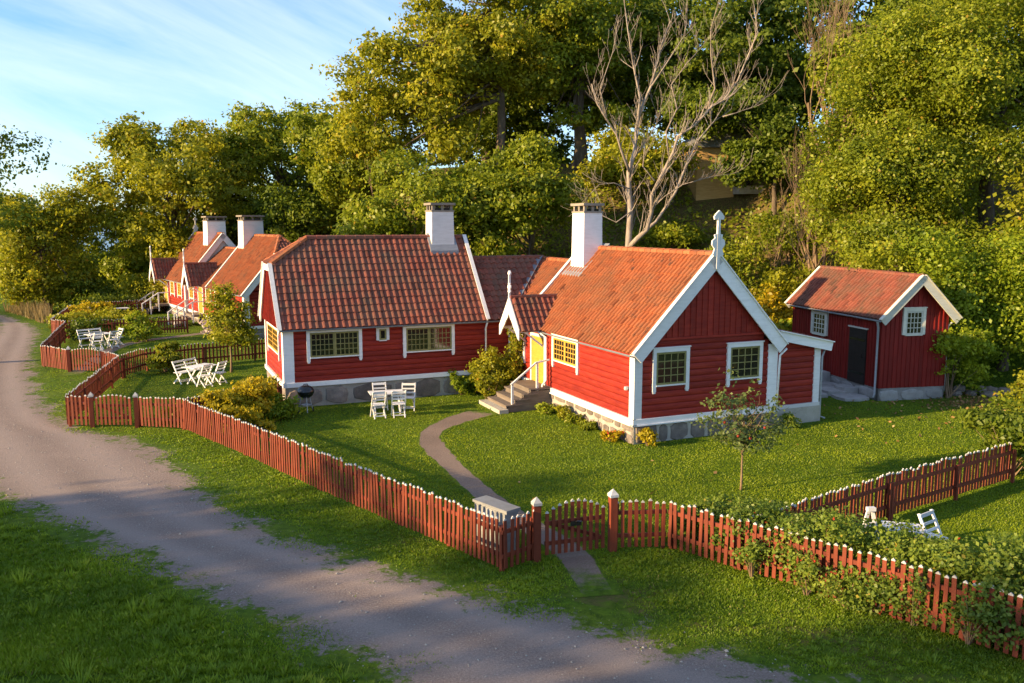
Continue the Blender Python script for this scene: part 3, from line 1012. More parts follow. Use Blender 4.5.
# lean-to on the right
wx0 = Wall(gc_, (CW + .01, 0.26), (6.98, 0.26), 0.62, 2.42, name='annex_wall')
wx1 = Wall(gc_, (6.98, 0.26), (6.98, 4.2), 0.62, 2.30, name='annex_wall')
MB().prism([(CW + .01, 2.40), (6.96, 2.40), (6.96, 2.50), (CW + .01, 2.98)], lambda a, b, d: (a, d, b), 0.27, 0.37).build('annex_gable', 'red_paint', gc_)
MB().box(CW + .06, 7.10, 0.14, 4.3, -0.1, 0.52).build('annex_plinth', 'plinth_block', gc_)
MB().box(CW + .10, 7.06, 0.15, 0.27, 0.5205, 0.625).build('skirting_board', 'white_paint', gc_)
post_box(gc_, 'corner_board', 6.80, 7.045, 0.19, 0.25, 0.6255, 2.44)
m = MB()
m.beam((CW + .15, 0.03, 2.90), (7.34, 0.03, 2.44), 0.05, 0.30)
m.beam((CW + .15, 0.00, 3.055), (7.37, 0.00, 2.590), 0.14, 0.03)
m.build('annex_fascia', 'white_paint', gc_)
slope(gc_, (7.33, 0.06, 2.55), (7.33, 4.4, 2.55), (CW + .05, 0.06, 3.03), 'tile_red', name='annex_roof')
m = MB()
m.tube([(CW + .28, -0.20, 2.52), (CW + .10, -0.12, 2.30), (CW + .10, -0.05, 0.4)], 0.035, 8)
m.build('downpipe', 'white_paint', gc_, smooth=True)
m = MB()
m.tube([(7.2, 0.2, 2.3), (7.12, 0.2, 2.1), (7.12, 0.2, 0.15), (7.26, 0.1, 0.08)], 0.035, 8)
m.build('downpipe', 'galvanised', gc_, smooth=True)

# ------------------------------------------------------------------ long cottage on the left
lx, ly = HW(-8.42, 8.98)
lc_ = empty('long_cottage', (lx, ly, 0), YAW, 'long red cottage with half-hipped red tile roof and stone plinth behind the white table', 'cottage', 'red timber cottages')
LW, LD = 7.40, 4.45
zs2, ze2, zr2 = 0.74, 2.80, 5.80
ov = 0.24
EV = 2.76
k2 = (zr2 - EV) / (LD / 2 + ov)
vf = Wall(lc_, (0, 0), (8.42, 0), zs2 + .13, ze2)
vl = Wall(lc_, (0, LD), (0, 0), zs2 + .13, ze2)
vb = Wall(lc_, (8.42, LD), (0, LD), zs2 + .13, ze2, planks=False)
for w, sd_ in ((vf, 5), (vl, 8)):
    stones_along(w, 0.0, zs2, seed=sd_, rows=2 if sd_ == 8 else 1, lo=0.7, hi=1.7, backing='mortar')
    m = MB()
    m.box(-0.105, w.len + (0.105 if w is vl else 0), -0.10, 0.02, -0.02, 0.135)
    m.build('skirting_board', 'white_paint', lc_, loc=w.at(0, zs2), rz=w.ang)
post_box(lc_, 'corner_board', -0.062, 0.30, -0.066, 0.0, zs2 + .1352, 2.72)
post_box(lc_, 'corner_board', -0.064, -0.002, 0.001, 0.24, zs2 + .1352, 2.72)
post_box(lc_, 'corner_board', -0.064, -0.002, LD - .24, LD, zs2 + .1352, 2.72)
XL, XR = -0.16, 7.36
lv2 = math.hypot(LD / 2 + ov, zr2 - EV)
zh = 4.90
fh = (zh - EV) / (zr2 - EV)
hx = 1.42
vh = lv2 * fh
def keepF(u, v):
    return v < vh or u > (v - vh) / (lv2 - vh) * hx - 0.06
RF = slope(lc_, (XL, -ov, EV), (XR, -ov, EV), (XL, LD / 2, zr2), 'tile_red', keep=keepF,
           poly=[(0, 0), (XR - XL, 0), (XR - XL, lv2), (hx, lv2), (0, vh)], tw=0.225, course=0.30, relief=.68)
RB = slope(lc_, (XR, LD + ov, EV), (XL, LD + ov, EV), (XR, LD / 2, zr2), 'tile_red', tiles=False,
           poly=[(0, 0), (XR - XL, 0), (XR - XL, vh), (XR - XL - hx, lv2), (0, lv2)])
ya, yb = -ov + (LD / 2 + ov) * fh, LD + ov - (LD / 2 + ov) * fh
hl = math.hypot(hx, zr2 - zh)
HIP = slope(lc_, (XL, yb, zh), (XL, ya, zh), (XL + hx, yb, zr2), 'tile_red', keep=lambda u, v: abs(u - (yb - ya) / 2) < (yb - ya) / 2 * (1 - v / hl) + .05,
            poly=[(0, 0), (yb - ya, 0), ((yb - ya) / 2, hl)])
ridge_caps(RF, (XL + hx, LD / 2, zr2 + .03), (XR, LD / 2, zr2 + .03), 'tile_red')
ridge_caps(HIP, (XL, ya, zh + .04), (XL + hx, LD / 2, zr2 + .04), 'tile_orange', 0.12)
ridge_caps(HIP, (XL, yb, zh + .04), (XL + hx, LD / 2, zr2 + .04), 'tile_orange', 0.12)
zq = EV - 0.05
barge(lc_, (XL - .03, -ov - .05, zq), (XL - .03, ya + .02, zh), h=0.30, drop=0.10)
barge(lc_, (XL - .03, LD + ov + .05, zq), (XL - .03, yb - .02, zh), h=0.30, drop=0.10)
MB().beam((XL - .035, ya - .05, zh - .13), (XL - .035, yb + .05, zh - .13), 0.05, 0.22).build('hip_fascia', 'white_paint', lc_)
barge(lc_, (XR + .02, -ov - .05, zq + .03), (XR + .02, LD / 2, zr2 + .02), h=0.24, drop=0.02)
barge(lc_, (XR + .02, LD + ov, zq + .03), (XR + .02, LD / 2 + .002, zr2 + .02), h=0.24, drop=0.02)
# left gable boards (local frame turned so that the gable faces -x)
gl_under = lambda y: min(zh - .12, zr2 - .12 - abs(y - LD / 2) * k2)
P = lambda a, b, d: (d, a, b)
gp = [(0.03, 2.74), (LD - .03, 2.74), (LD - .03, gl_under(LD - .03)), (yb, zh - .12), (ya, zh - .12), (0.03, gl_under(0.03))]
glb = MB().prism(gp, P, -0.10, 0.05).build('gable', 'red_paint', lc_)
nb = 26
for i in range(nb):
    a, b = 0.03 + (LD - .06) * i / nb, 0.03 + (LD - .06) * (i + 1) / nb
    m = MB().prism([(a + .004, 2.70), (b - .004, 2.70), (b - .004, gl_under(b)), (a + .004, gl_under(a))], P, -0.122, -0.1005)
    m.prism([(a - .02, 2.70), (a + .02, 2.70), (a + .02, gl_under(a)), (a - .02, gl_under(a))], P, -0.145, -0.1225)
    m.build('board', 'red_paint', glb)
MB().prism([(XR - .14, 2.6)] * 0 + [(0.05, 2.6), (LD - .05, 2.6), (LD / 2, zr2 - .12)], P, XR - .16, XR - .06).build('rear_gable', 'red_paint', lc_)
# link roof
zl = 4.96
slope(lc_, (XR + .06, -ov, EV), (11.0, -ov, EV), (XR + .06, LD / 2, zl), 'tile_red', tw=0.25, name='link_roof',
      keep=lambda u, v: u + XR + .06 - 8.2 < (v / math.hypot(LD / 2 + ov, zl - EV) * (zl - EV)) / kw + 0.35)
lr = slope(lc_, (11.0, LD + ov, EV), (XR + .06, LD + ov, EV), (11.0, LD / 2, zl), 'tile_red', tiles=False, name='link_roof')
ridge_caps(lr, (XR + .06, LD / 2, zl + .03), (10.85, LD / 2, zl + .03), 'tile_red', 0.12)
# lead in the valley between the link and the wing
MB().beam((8.14, -ov - .02, EV), (8.20 + (zl - EV) / kw, LD / 2, zl + .06), 0.24, 0.03, up=(-0.5, -0.6, 1)).build('valley_flashing', 'lead', lc_)
lch = chimney(lc_, 5.95, 6.88, 1.86, 2.66, 4.6, 7.12)
MB().prism([(1.68, 5.16), (2.24, 5.84), (2.24, 5.96), (1.86, 5.52), (1.68, 5.30)], P, 5.86, 6.98).build('flashing', 'lead', lch)
gutter(lc_, (XL, -ov - .03, EV - .03), (8.2, -ov - .03, EV - .04), 0.055)
m = MB()
m.tube([(7.38, -0.27, 2.68), (7.38, -0.12, 2.45), (7.38, -0.12, 0.30)], 0.035, 8)
m.build('downpipe', 'white_paint', lc_, smooth=True)
window(vf, 0.74, 2.68, 1.72, 2.70, lug=0.14, cols=5, rows=4, leaves=2)
window(vf, 3.20, 3.67, 2.20, 2.70, lug=0.0, cols=1, rows=1, leaves=1, tw=0.10)
window(vf, 4.18, 6.15, 1.72, 2.70, lug=0.16, cols=5, rows=4, leaves=2)
window(vl, LD - 3.55, LD - 0.75, 1.78, 2.72, lug=0.2, cols=4, rows=4, leaves=2, sash='yellow_paint')

# ------------------------------------------------------------------ far cottages
FX, FY, FYAW = -14.7, 46.6, 0.60
def FW(x, y):
    return (FX + x * math.cos(FYAW) - y * math.sin(FYAW), FY + x * math.sin(FYAW) + y * math.cos(FYAW))
def far_cottage(label, y0, y1, hip, zr, link_to, chim, porch_at, t0=0.0):
    x, y = FW(t0, y0)
    r = empty('far_cottage', (x, y, 0), FYAW, label, 'cottage', 'red timber cottages')
    L_ = y1 - y0
    W_ = 5.0
    k = (zr - 2.45) / (W_ / 2 + .22)
    end = link_to - y0 if link_to else L_
    a = Wall(r, (0, 0), (W_, 0), .70, 2.62)
    b = Wall(r, (0, end), (0, 0), .70, 2.62)
    c = Wall(r, (W_, 0), (W_, end), .70, 2.62, planks=False)
    for w, s_ in ((a, 21), (b, 23)):
        stones_along(w, 0, .57, seed=s_, rows=2, lo=.5, hi=1.2)
        MB().box(-.1, w.len + .1, -.10, .02, -.02, .135).build('skirting_board', 'white_paint', r, loc=w.at(0, .57), rz=w.ang)
    post_box(r, 'corner_board', -.062, .24, -.066, 0, .7055, 2.7)
    post_box(r, 'corner_board', -.064, -.002, .001, .22, .7055, 2.6)
    post_box(r, 'corner_board', W_ - .24, W_ + .062, -.066, 0, .7055, 2.7)
    yf, yb_ = -.34, L_ + .05
    lv = math.hypot(W_ / 2 + .22, zr - 2.45)
    if hip:
        zh_ = zr - 0.95
        f = (zh_ - 2.45) / (zr - 2.45)
        hx_ = 1.5
        vh_ = lv * f
        U_ = yb_ - yf
        rl = slope(r, (-.22, yb_, 2.45), (-.22, yf, 2.45), (W_ / 2, yb_, zr), 'tile_orange', keep=lambda u, v: v < vh_ or (U_ - u) > (v - vh_) / (lv - vh_) * hx_ - .05,
                   poly=[(0, 0), (U_, 0), (U_, vh_), (U_ - hx_, lv), (0, lv)])
        slope(r, (W_ + .22, yf, 2.45), (W_ + .22, yb_, 2.45), (W_ / 2, yf, zr), 'tile_orange', tiles=False,
              poly=[(0, 0), (U_, 0), (U_, lv), (hx_, lv), (0, vh_)])
        xa, xb = -.22 + (W_ / 2 + .22) * f, W_ + .22 - (W_ / 2 + .22) * f
        hl_ = math.hypot(hx_, zr - zh_)
        h_ = slope(r, (xa, yf, zh_), (xb, yf, zh_), (xa, yf + hx_, zr), 'tile_red', keep=lambda u, v: abs(u - (xb - xa) / 2) < (xb - xa) / 2 * (1 - v / hl_) + .05,
                   poly=[(0, 0), (xb - xa, 0), ((xb - xa) / 2, hl_)])
        ridge_caps(h_, (xa, yf, zh_ + .04), (W_ / 2, yf + hx_, zr + .04), 'tile_orange', .12)
        ridge_caps(h_, (xb, yf, zh_ + .04), (W_ / 2, yf + hx_, zr + .04), 'tile_orange', .12)
        ridge_caps(rl, (W_ / 2, yf + hx_, zr + .03), (W_ / 2, yb_, zr + .03), 'tile_orange')
        barge(r, (-.26, yf - .03, 2.41), (xa, yf - .03, zh_), h=.32, drop=.12)
        barge(r, (W_ + .26, yf - .03, 2.41), (xb, yf - .03, zh_), h=.32, drop=.12)
        MB().beam((xa, yf - .04, zh_ - .12), (xb, yf - .04, zh_ - .12), .05, .2).build('hip_fascia', 'white_paint', r)
        und = lambda q: min(zh_ - .1, zr - .1 - abs(q - W_ / 2) * k)
    else:
        rl = slope(r, (-.22, yb_, 2.45), (-.22, yf, 2.45), (W_ / 2, yb_, zr), 'tile_orange')
        slope(r, (W_ + .22, yf, 2.45), (W_ + .22, yb_, 2.45), (W_ / 2, yf, zr), 'tile_orange', tiles=False)
        ridge_caps(rl, (W_ / 2, yf, zr + .03), (W_ / 2, yb_, zr + .03), 'tile_orange')
        barge(r, (-.28, yf - .03, 2.39), (W_ / 2 - .002, yf - .03, zr), h=.34, drop=.12)
        barge(r, (W_ + .28, yf - .03, 2.39), (W_ / 2 + .002, yf - .03, zr), h=.34, drop=.12)
        und = lambda q: zr - .1 - abs(q - W_ / 2) * k
        finial(r, (W_ / 2, yb_ - .02), zr - .3, zr + 1.15)
    gable_boards(r, .05, W_ - .05, -.06, 2.66, und, mat='red_paint' if hip else 'white_paint')
    MB().prism([(.05, 2.5), (W_ - .05, 2.5), (W_ / 2, zr - .1)], lambda p, q, d: (p, d, q), L_ - .15, L_ - .02).build('rear_gable', 'white_paint', r)
    barge(r, (-.26, yb_ + .02, 2.43), (W_ / 2, yb_ + .02, zr + .02), h=.22, drop=.02)
    if link_to:
        lk = slope(r, (-.2, end, 2.42), (-.2, L_ + .08, 2.42), (W_ / 2, end, 4.72), 'tile_orange', name='link_roof')
        slope(r, (W_ + .2, L_ + .08, 2.42), (W_ + .2, end, 2.42), (W_ / 2, L_ + .08, 4.72), 'tile_orange', tiles=False, name='link_roof')
        ridge_caps(lk, (W_ / 2, L_ + .08, 4.75), (W_ / 2, end, 4.75), 'tile_orange')
    chimney(r, 1.75, 3.05, chim - y0 - .55, chim - y0 + .55, 4.2, 6.85)
    gutter(r, (-.28, yb_, 2.42), (-.28, yf + .1, 2.42), .05)
    pa = porch_at - y0
    step_porch(r, -.02, pa - .82, pa + .82, 2.5, 3.85, reach=1.05, proj=.95)
    dd = MB()
    dd.box(0, .1, -.1, -.01, 0, 1.64)
    dd.box(1.1, 1.2, -.1, -.01, 0, 1.64)
    dd.box(0, 1.2, -.102, -.01, 1.6405, 1.74)
    do = dd.build('door', 'white_paint', r, loc=b.at(end - pa - .6, .7), rz=b.ang)
    MB().box(.105, 1.095, -.07, -.02, .01, 1.635).build('door_leaf', 'yellow_paint', do)
    for i in range(4):
        MB().box(-.9 - i * .3, -.62 - i * .3 + .02 if i else -.04, pa - .85, pa + .85, .55 - i * .165, .70 - i * .165 - .001).build('step', 'step_wood', r)
    for sy in (-.85, .85):
        m = MB()
        m.beam((-1.95, pa + sy, .75), (-.8, pa + sy, 1.5), .07, .06)
        m.beam((-.82, pa + sy, 1.5), (-.08, pa + sy, 1.52), .07, .06)
        m.build('handrail', 'white_paint', r)
        for x_, z_ in ((-1.9, .8), (-1.35, 1.15), (-.8, 1.5)):
            post_box(r, 'rail_post', x_ - .04, x_ + .04, pa + sy - .036, pa + sy + .036, 0.0 if x_ < -1 else .2, z_ - .02)
    u = 1.1
    while u < end - 1.2:
        yc = end - u
        if abs(yc - pa) > 1.6:
            window(b, u - .62, u + .62, 1.5, 2.45, lug=.15, cols=4, rows=4, leaves=2, sash='yellow_paint')
        u += 2.05
    window(a, 1.0, 2.2, 1.5, 2.5, lug=.15, cols=4, rows=4)
    window(a, 3.0, 4.2, 1.5, 2.5, lug=.15, cols=4, rows=4)
    return r
far_cottage('far red cottage with half-hipped orange roof, nearer of the two in the row', 0.0, 6.6, True, 5.62, 12.25, 6.05, 8.9)
far_cottage('farthest red cottage with steep white-edged gable, at the end of the row', 12.3, 18.9, False, 5.68, None, 13.55, 17.7, t0=-.15)

# ------------------------------------------------------------------ tool shed on the right
SX, SY, SYAW = 13.16, 30.02, 0.20
sh = empty('tool_shed', (SX, SY, 0), SYAW, 'small dark red board shed with tile roof and black door under the trees', 'shed')
SW, SL, sze, szr = 2.62, 6.0, 3.06, 4.48
sk = (szr - 2.98) / (SW / 2 + .2)
def shed_wall(p0, p1, z0, top, skip=None):
    w = Wall(sh, p0, p1, z0, top, mat='shed_red', planks=False)
    n = round(w.len / .172)
    for i in range(n):
        place('board', BOARD_SHED, w.o, loc=(i * w.len / n, 0, 0), scale=(w.len / n / .166, 1, top - z0))
    return w
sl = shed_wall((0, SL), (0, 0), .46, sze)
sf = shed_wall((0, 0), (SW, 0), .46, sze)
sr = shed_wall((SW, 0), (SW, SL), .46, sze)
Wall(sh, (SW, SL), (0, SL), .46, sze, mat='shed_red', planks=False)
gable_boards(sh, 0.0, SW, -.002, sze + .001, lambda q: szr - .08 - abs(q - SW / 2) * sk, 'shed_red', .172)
for w, s_ in ((sf, 41), (sl, 43), (sr, 44)):
    stones_along(w, 0, .455, seed=s_, rows=1, lo=.6, hi=1.3, mat='concrete', backing='concrete')
q1 = slope(sh, (-.2, SL + .2, 2.98), (-.2, -.3, 2.98), (SW / 2, SL + .2, szr), 'tile_red', tw=.22, course=.29)
slope(sh, (SW + .2, -.3, 2.98), (SW + .2, SL + .2, 2.98), (SW / 2, -.3, szr), 'tile_red', tw=.22, course=.29)
ridge_caps(q1, (SW / 2, -.3, szr + .03), (SW / 2, SL + .2, szr + .03), 'tile_red', .11)
for yy in (-.33, SL + .23):
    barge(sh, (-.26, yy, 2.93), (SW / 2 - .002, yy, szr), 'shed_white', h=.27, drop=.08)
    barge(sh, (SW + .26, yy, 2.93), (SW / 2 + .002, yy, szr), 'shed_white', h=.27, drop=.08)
gutter(sh, (-.26, SL + .1, 2.94), (-.26, -.25, 2.94), .055, 'galvanised')
MB().tube([(-.26, -.1, 2.9), (-.1, .06, 2.65), (-.1, .06, .25), (-.22, 0.0, .12)], .04, 8).build('downpipe', 'galvanised', sh, smooth=True)
MB().tube([(SW + .26, -.1, 2.9), (SW + .1, .06, 2.65), (SW + .1, .06, .25)], .04, 8).build('downpipe', 'galvanised', sh, smooth=True)
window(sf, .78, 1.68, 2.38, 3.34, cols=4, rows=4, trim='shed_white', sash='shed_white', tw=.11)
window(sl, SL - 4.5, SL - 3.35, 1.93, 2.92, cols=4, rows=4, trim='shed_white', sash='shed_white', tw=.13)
dd = MB()
for i in range(5):
    dd.box(i * .21, i * .21 + .204, -.075, -.01, 0, 2.04)
sdoor = dd.build('door', 'dark_wood', sh, loc=sl.at(SL - 1.83, .44), rz=sl.ang)
MB().box(-.06, 1.1, -.11, -.01, 2.05, 2.10).build('lintel', 'shed_white', sdoor)
MB().box(.05, 1.0, -.09, -.076, .35, .43).box(.05, 1.0, -.09, -.076, 1.6, 1.68).build('hinge_strap', 'black_enamel', sdoor)
MB().tube([(.92, -.08, 1.0), (.92, -.13, 1.0), (.92, -.13, 1.14)], .012).build('handle', 'black_enamel', sdoor)
# paved corner by the shed door
pv = empty('paved_corner', (SX, SY, 0), SYAW, 'rough stone paving and step in front of the black shed door', 'paving')
rp = random.Random(5)
for i, (x0, x1, y0, y1, z) in enumerate([(-1.25, -.12, .1, 1.0, .10), (-1.3, -.1, 1.05, 2.0, .18), (-.7, -.1, 1.0, 1.85, .30), (-2.2, -1.35, .9, 1.8, .12), (-2.3, -1.4, 1.9, 2.7, .14), (-1.3, -.1, 2.05, 3.0, .2), (-1.2, -.08, 2.9, 4.2, .55)]):
    ring = [(x0 + rp.uniform(0, .1), y0 + rp.uniform(0, .1)), ((x0 + x1) / 2, y0 - rp.uniform(0, .08)), (x1 - rp.uniform(0, .1), y0 + rp.uniform(0, .1)), (x1, (y0 + y1) / 2), (x1 - rp.uniform(0, .12), y1), ((x0 + x1) / 2, y1 + .03), (x0 + rp.uniform(0, .12), y1 - .02), (x0 - .03, (y0 + y1) / 2)]
    MB().prism(ring, lambda a, b, d: (a, b, d), -.1, z).build('paving_stone', 'concrete', pv)
lampx, lampy = HW(7.4, .9)
wl_ = empty('globe_lamp', (lampx, lampy, 0), YAW, 'small white globe lamp at the corner of the lean-to', 'lamp')
MB().tube([(-.2, 0, 1.48), (0, 0, 1.48), (0, 0, 1.55)], .015).build('bracket', 'galvanised', wl_)
MB().lathe([(0.0, 1.50), (.07, 1.53), (.10, 1.60), (.08, 1.68), (0.0, 1.72)], 12).build('globe', 'plastic_white', wl_, smooth=True)
# low dry-stone edge below the wood, right of the shed
dsw = empty('dry_stone_wall', (0, 0, 0), 0, 'low dry-stone edge in yellow leaves to the right of the shed', 'wall')
rp = random.Random(9)
pts = [(16.2, 31.2), (17.4, 31.1), (19.0, 30.4), (21.0, 29.4), (23.0, 28.6)]
for (xa, ya_), (xb, yb2) in zip(pts, pts[1:]):
    n = max(2, int(math.hypot(xb - xa, yb2 - ya_) / .42))
    for i in range(n):
        for lay in range(2):
            f = (i + .5 + .5 * lay * rp.uniform(.6, 1)) / n
            cx, cy = xa + (xb - xa) * f + rp.uniform(-.05, .05), ya_ + (yb2 - ya_) * f + rp.uniform(-.1, .1)
            m = MB()
            s_ = rp.uniform(.2, .32)
            m.lathe([(.02, -.02), (s_ * .9, 0), (s_ * 1.0, .10), (s_ * .8, .2), (.02, .23)], 7)
            m.v = [(a * rp.uniform(.85, 1.15), b * .7 * rp.uniform(.85, 1.15), c * rp.uniform(.9, 1.1)) for a, b, c in m.v]
            m.build('stone', 'granite', dsw, loc=(cx, cy, lay * .17 - .04), rz=rp.uniform(-.5, .5) - .4)

# ------------------------------------------------------------------ picket fences
def picket_mesh(h, w=0.068, t=0.024):
    m = MB()
    m.box(-w / 2, w / 2, -t / 2, t / 2, 0.0, h - 0.048)
    zt = h - 0.048
    vs = [(-w / 2, -t / 2, zt), (w / 2, -t / 2, zt), (w / 2, t / 2, zt), (-w / 2, t / 2, zt), (-w / 2, -t / 2, zt + .016), (w / 2, -t / 2, zt + .016), (w / 2, t / 2, zt + .016), (-w / 2, t / 2, zt + .016), (0, -t / 2, h), (0, t / 2, h)]
    m.add(vs, [(0, 1, 5, 8, 4), (3, 7, 9, 6, 2), (1, 2, 6, 5), (0, 4, 7, 3), (4, 8, 9, 7), (5, 6, 9, 8)], 1)
    return m.mesh('picket', ['fence_red', 'fence_tip'])
PK = [picket_mesh(0.93 + 0.012 * i) for i in range(3)]
def post_mesh(h, w=0.12, cap=True):
    m = MB()
    m.box(-w / 2, w / 2, -w / 2, w / 2, -.1, h)
    k = w / 2 + .014
    if cap:
        m.box(-k, k, -k, k, h + .0005, h + .05, 1)
        m.add([(-k, -k, h + .05), (k, -k, h + .05), (k, k, h + .05), (-k, k, h + .05), (0, 0, h + .16)], [(0, 1, 4), (1, 2, 4), (2, 3, 4), (3, 0, 4)], 1)
    return m.mesh('post', ['fence_red', 'fence_tip'])
POST_TALL, POST_LOW, POST_THIN = post_mesh(1.10, .14), post_mesh(.98, .12), post_mesh(.84, .07, False)
FENCES = []
def fence(pts, label, side=1, posts=(), spacing=0.13, start_post=None, end_post=None, group='red picket fences'):
    """pickets along a polyline; rails on its left (side=1) or right (-1)"""
    root = empty('picket_fence', (pts[0][0], pts[0][1], 0), 0, label, 'fence', group)
    ox, oy = pts[0]
    rnd = random.Random(int(ox * 100) % 977)
    for (xa, ya), (xb, yb) in zip(pts, pts[1:]):
        FENCES.append((xa, ya, xb, yb))
        d = Vector((xb - xa, yb - ya, 0))
        L_ = d.length
        d.normalize()
        n = Vector((-d.y, d.x, 0)) * side
        ang = math.atan2(d.y, d.x)
        k = max(1, round(L_ / spacing))
        A = Vector((xa - ox, ya - oy, 0))
        for i in range(k):
            p = A + d * ((i + .5) * L_ / k)
            o = place('picket', rnd.choice(PK), root, loc=(p.x, p.y, .07 + rnd.uniform(-.012, .012)), rot=(rnd.uniform(-.02, .02), rnd.gauss(0, .015), ang + rnd.uniform(-.05, .05)), scale=(rnd.uniform(.9, 1.08), 1, rnd.uniform(.975, 1.03)))
        for z in (.30, .76):
            a, b = A + n * .034, A + d * L_ + n * .034
            MB().beam((a.x, a.y, z), (b.x, b.y, z), .040, .075).build('rail', 'fence_red', root)
        m = max(1, round(L_ / 2.1))
        for i in range(m + 1):
            if i == 0 and (xa, ya) != pts[0] and False:
                continue
            p = A + d * (min(max(i * L_ / m, .05), L_ - .05)) + n * .092
            place('post', POST_THIN, root, loc=(p.x, p.y, 0), rz=ang)
    for me_, q in ((start_post, pts[0]), (end_post, pts[-1])):
        if me_:
            place('post', me_, root, loc=(q[0] - ox, q[1] - oy, 0), rz=.3)
    return root
def gate(p, q, label, side=1, lo=.80, hi=1.05, latch=True):
    root = empty('garden_gate', (p[0], p[1], 0), 0, label, 'gate', 'red picket gates')
    d = Vector((q[0] - p[0], q[1] - p[1], 0))
    L_ = d.length
    d.normalize()
    n = Vector((-d.y, d.x, 0)) * side
    ang = math.atan2(d.y, d.x)
    k = max(4, round(L_ / .135))
    for i in range(k):
        f = (i + .5) / k
        h = lo + (hi - lo) * math.sin(f * PI) ** .8
        c = d * (f * L_)
        place('picket', PK[1], root, loc=(c.x, c.y, .09), rz=ang, scale=(1, 1, h / .942))
    for z in (.30, .70):
        a, b = n * .034 + d * .03, d * (L_ - .03) + n * .034
        MB().beam((a.x, a.y, z), (b.x, b.y, z), .04, .075).build('rail', 'fence_red', root)
    a, b = d * .08 + n * .06, d * (L_ - .12) + n * .06
    MB().beam((b.x, b.y, .32), (a.x, a.y, .70), .03, .07).build('brace', 'fence_red', root)
    if latch:
        c = d * (L_ * .5) - n * .03
        m = MB()
        m.beam((c.x - d.x * .11, c.y - d.y * .11, .66), (c.x + d.x * .11, c.y + d.y * .11, .66), .03, .09)
        m.tube([(c.x, c.y, .69), (c.x - n.x * .05, c.y - n.y * .05, .72), (c.x + d.x * .1 - n.x * .05, c.y + d.y * .1 - n.y * .05, .70)], .016)
        m.build('latch', 'black_enamel', root)
    return root
K = (-0.16, 14.77)
B_ = (-10.13, 25.62)
fence([B_, (-7.4, 22.72), (-4.66, 19.62), (-2.4, 17.2), (-.22, 14.86)], 'long red picket fence running beside the gravel road to the corner by the grey cabinet', side=1, spacing=.128)
fence([K, (.46, 15.34)], 'short red picket fence between the grey cabinet corner and the front gate', side=1, end_post=POST_TALL, spacing=.135)
gate((.60, 15.40), (1.82, 15.80), 'arched red picket gate with black latch on the path to the yellow door', side=1)
fence([(1.95, 15.83), (3.02, 15.92), (4.10, 14.90), (5.3, 13.78), (6.15, 12.90), (6.88, 12.15), (7.45, 11.50), (8.6, 10.2)], 'red picket fence under the rose bushes along the right of the front gate', side=1, start_post=POST_TALL, spacing=.132)
fence([(4.36, 14.95), (8.04, 17.62), (12.3, 20.35)], 'red picket fence dividing the two lawns behind the rose bushes', side=-1, spacing=.128)
fence([B_, (-11.72, 25.97)], 'sunlit red picket fence between the corner with yellow bushes and the side gate', side=-1, end_post=POST_LOW, spacing=.13)
gate((-13.02, 25.99), (-11.86, 25.98), 'sunlit red picket gate to the lawn with the white bench', side=1, lo=.86, hi=.98, latch=False)
fence([(-13.95, 26.05), (-13.12, 25.99)], 'short red picket fence left of the side gate, standing out into the road', side=1, end_post=POST_LOW, spacing=.13)
fence([(-13.95, 26.05), (-16.12, 34.48)], 'red picket fence running back from the side gate along the gravel road', side=-1, spacing=.13)
fence([(-16.12, 34.48), (-17.45, 35.75)], 'short angled red picket fence right of the second garden gate', side=-1, end_post=POST_LOW, spacing=.13)
gate((-18.93, 36.08), (-17.6, 35.85), 'red picket gate to the second garden with white chairs', side=1, lo=.88, hi=.98, latch=False)
fence([(-20.95, 37.38), (-19.05, 36.1)], 'orange-lit red picket fence left of the second garden gate', side=1, end_post=POST_LOW, spacing=.13)
fence([(-20.95, 37.38), (-24.78, 46.92)], 'red picket fence running back along the road past the second garden', side=-1, spacing=.14)
fence([(-24.78, 46.92), (-26.01, 47.64), (-29.4, 56.5)], 'farthest red picket fence beside the road in front of the flower bed', side=-1, spacing=.15)
fence([(-29.4, 57.5), (-24.9, 61.5)], 'low sunlit red fence at the far end of the gardens', side=-1, spacing=.15)
fence([(-16.12, 34.6), (-15.9, 36.4), (-13.9, 37.95), (-10.2, 40.6)], 'dark red picket fence behind the lawn with the white bench', side=-1, spacing=.16)
fence([(-24.7, 46.95), (-22.5, 47.64), (-18.9, 49.3)], 'red picket fence between the second garden and the far cottages', side=-1, spacing=.15)
fence([(-10.05, 25.75), (-7.95, 28.65)], 'red picket fence half hidden in yellow bushes at the corner of the long cottage', side=-1, spacing=.13)

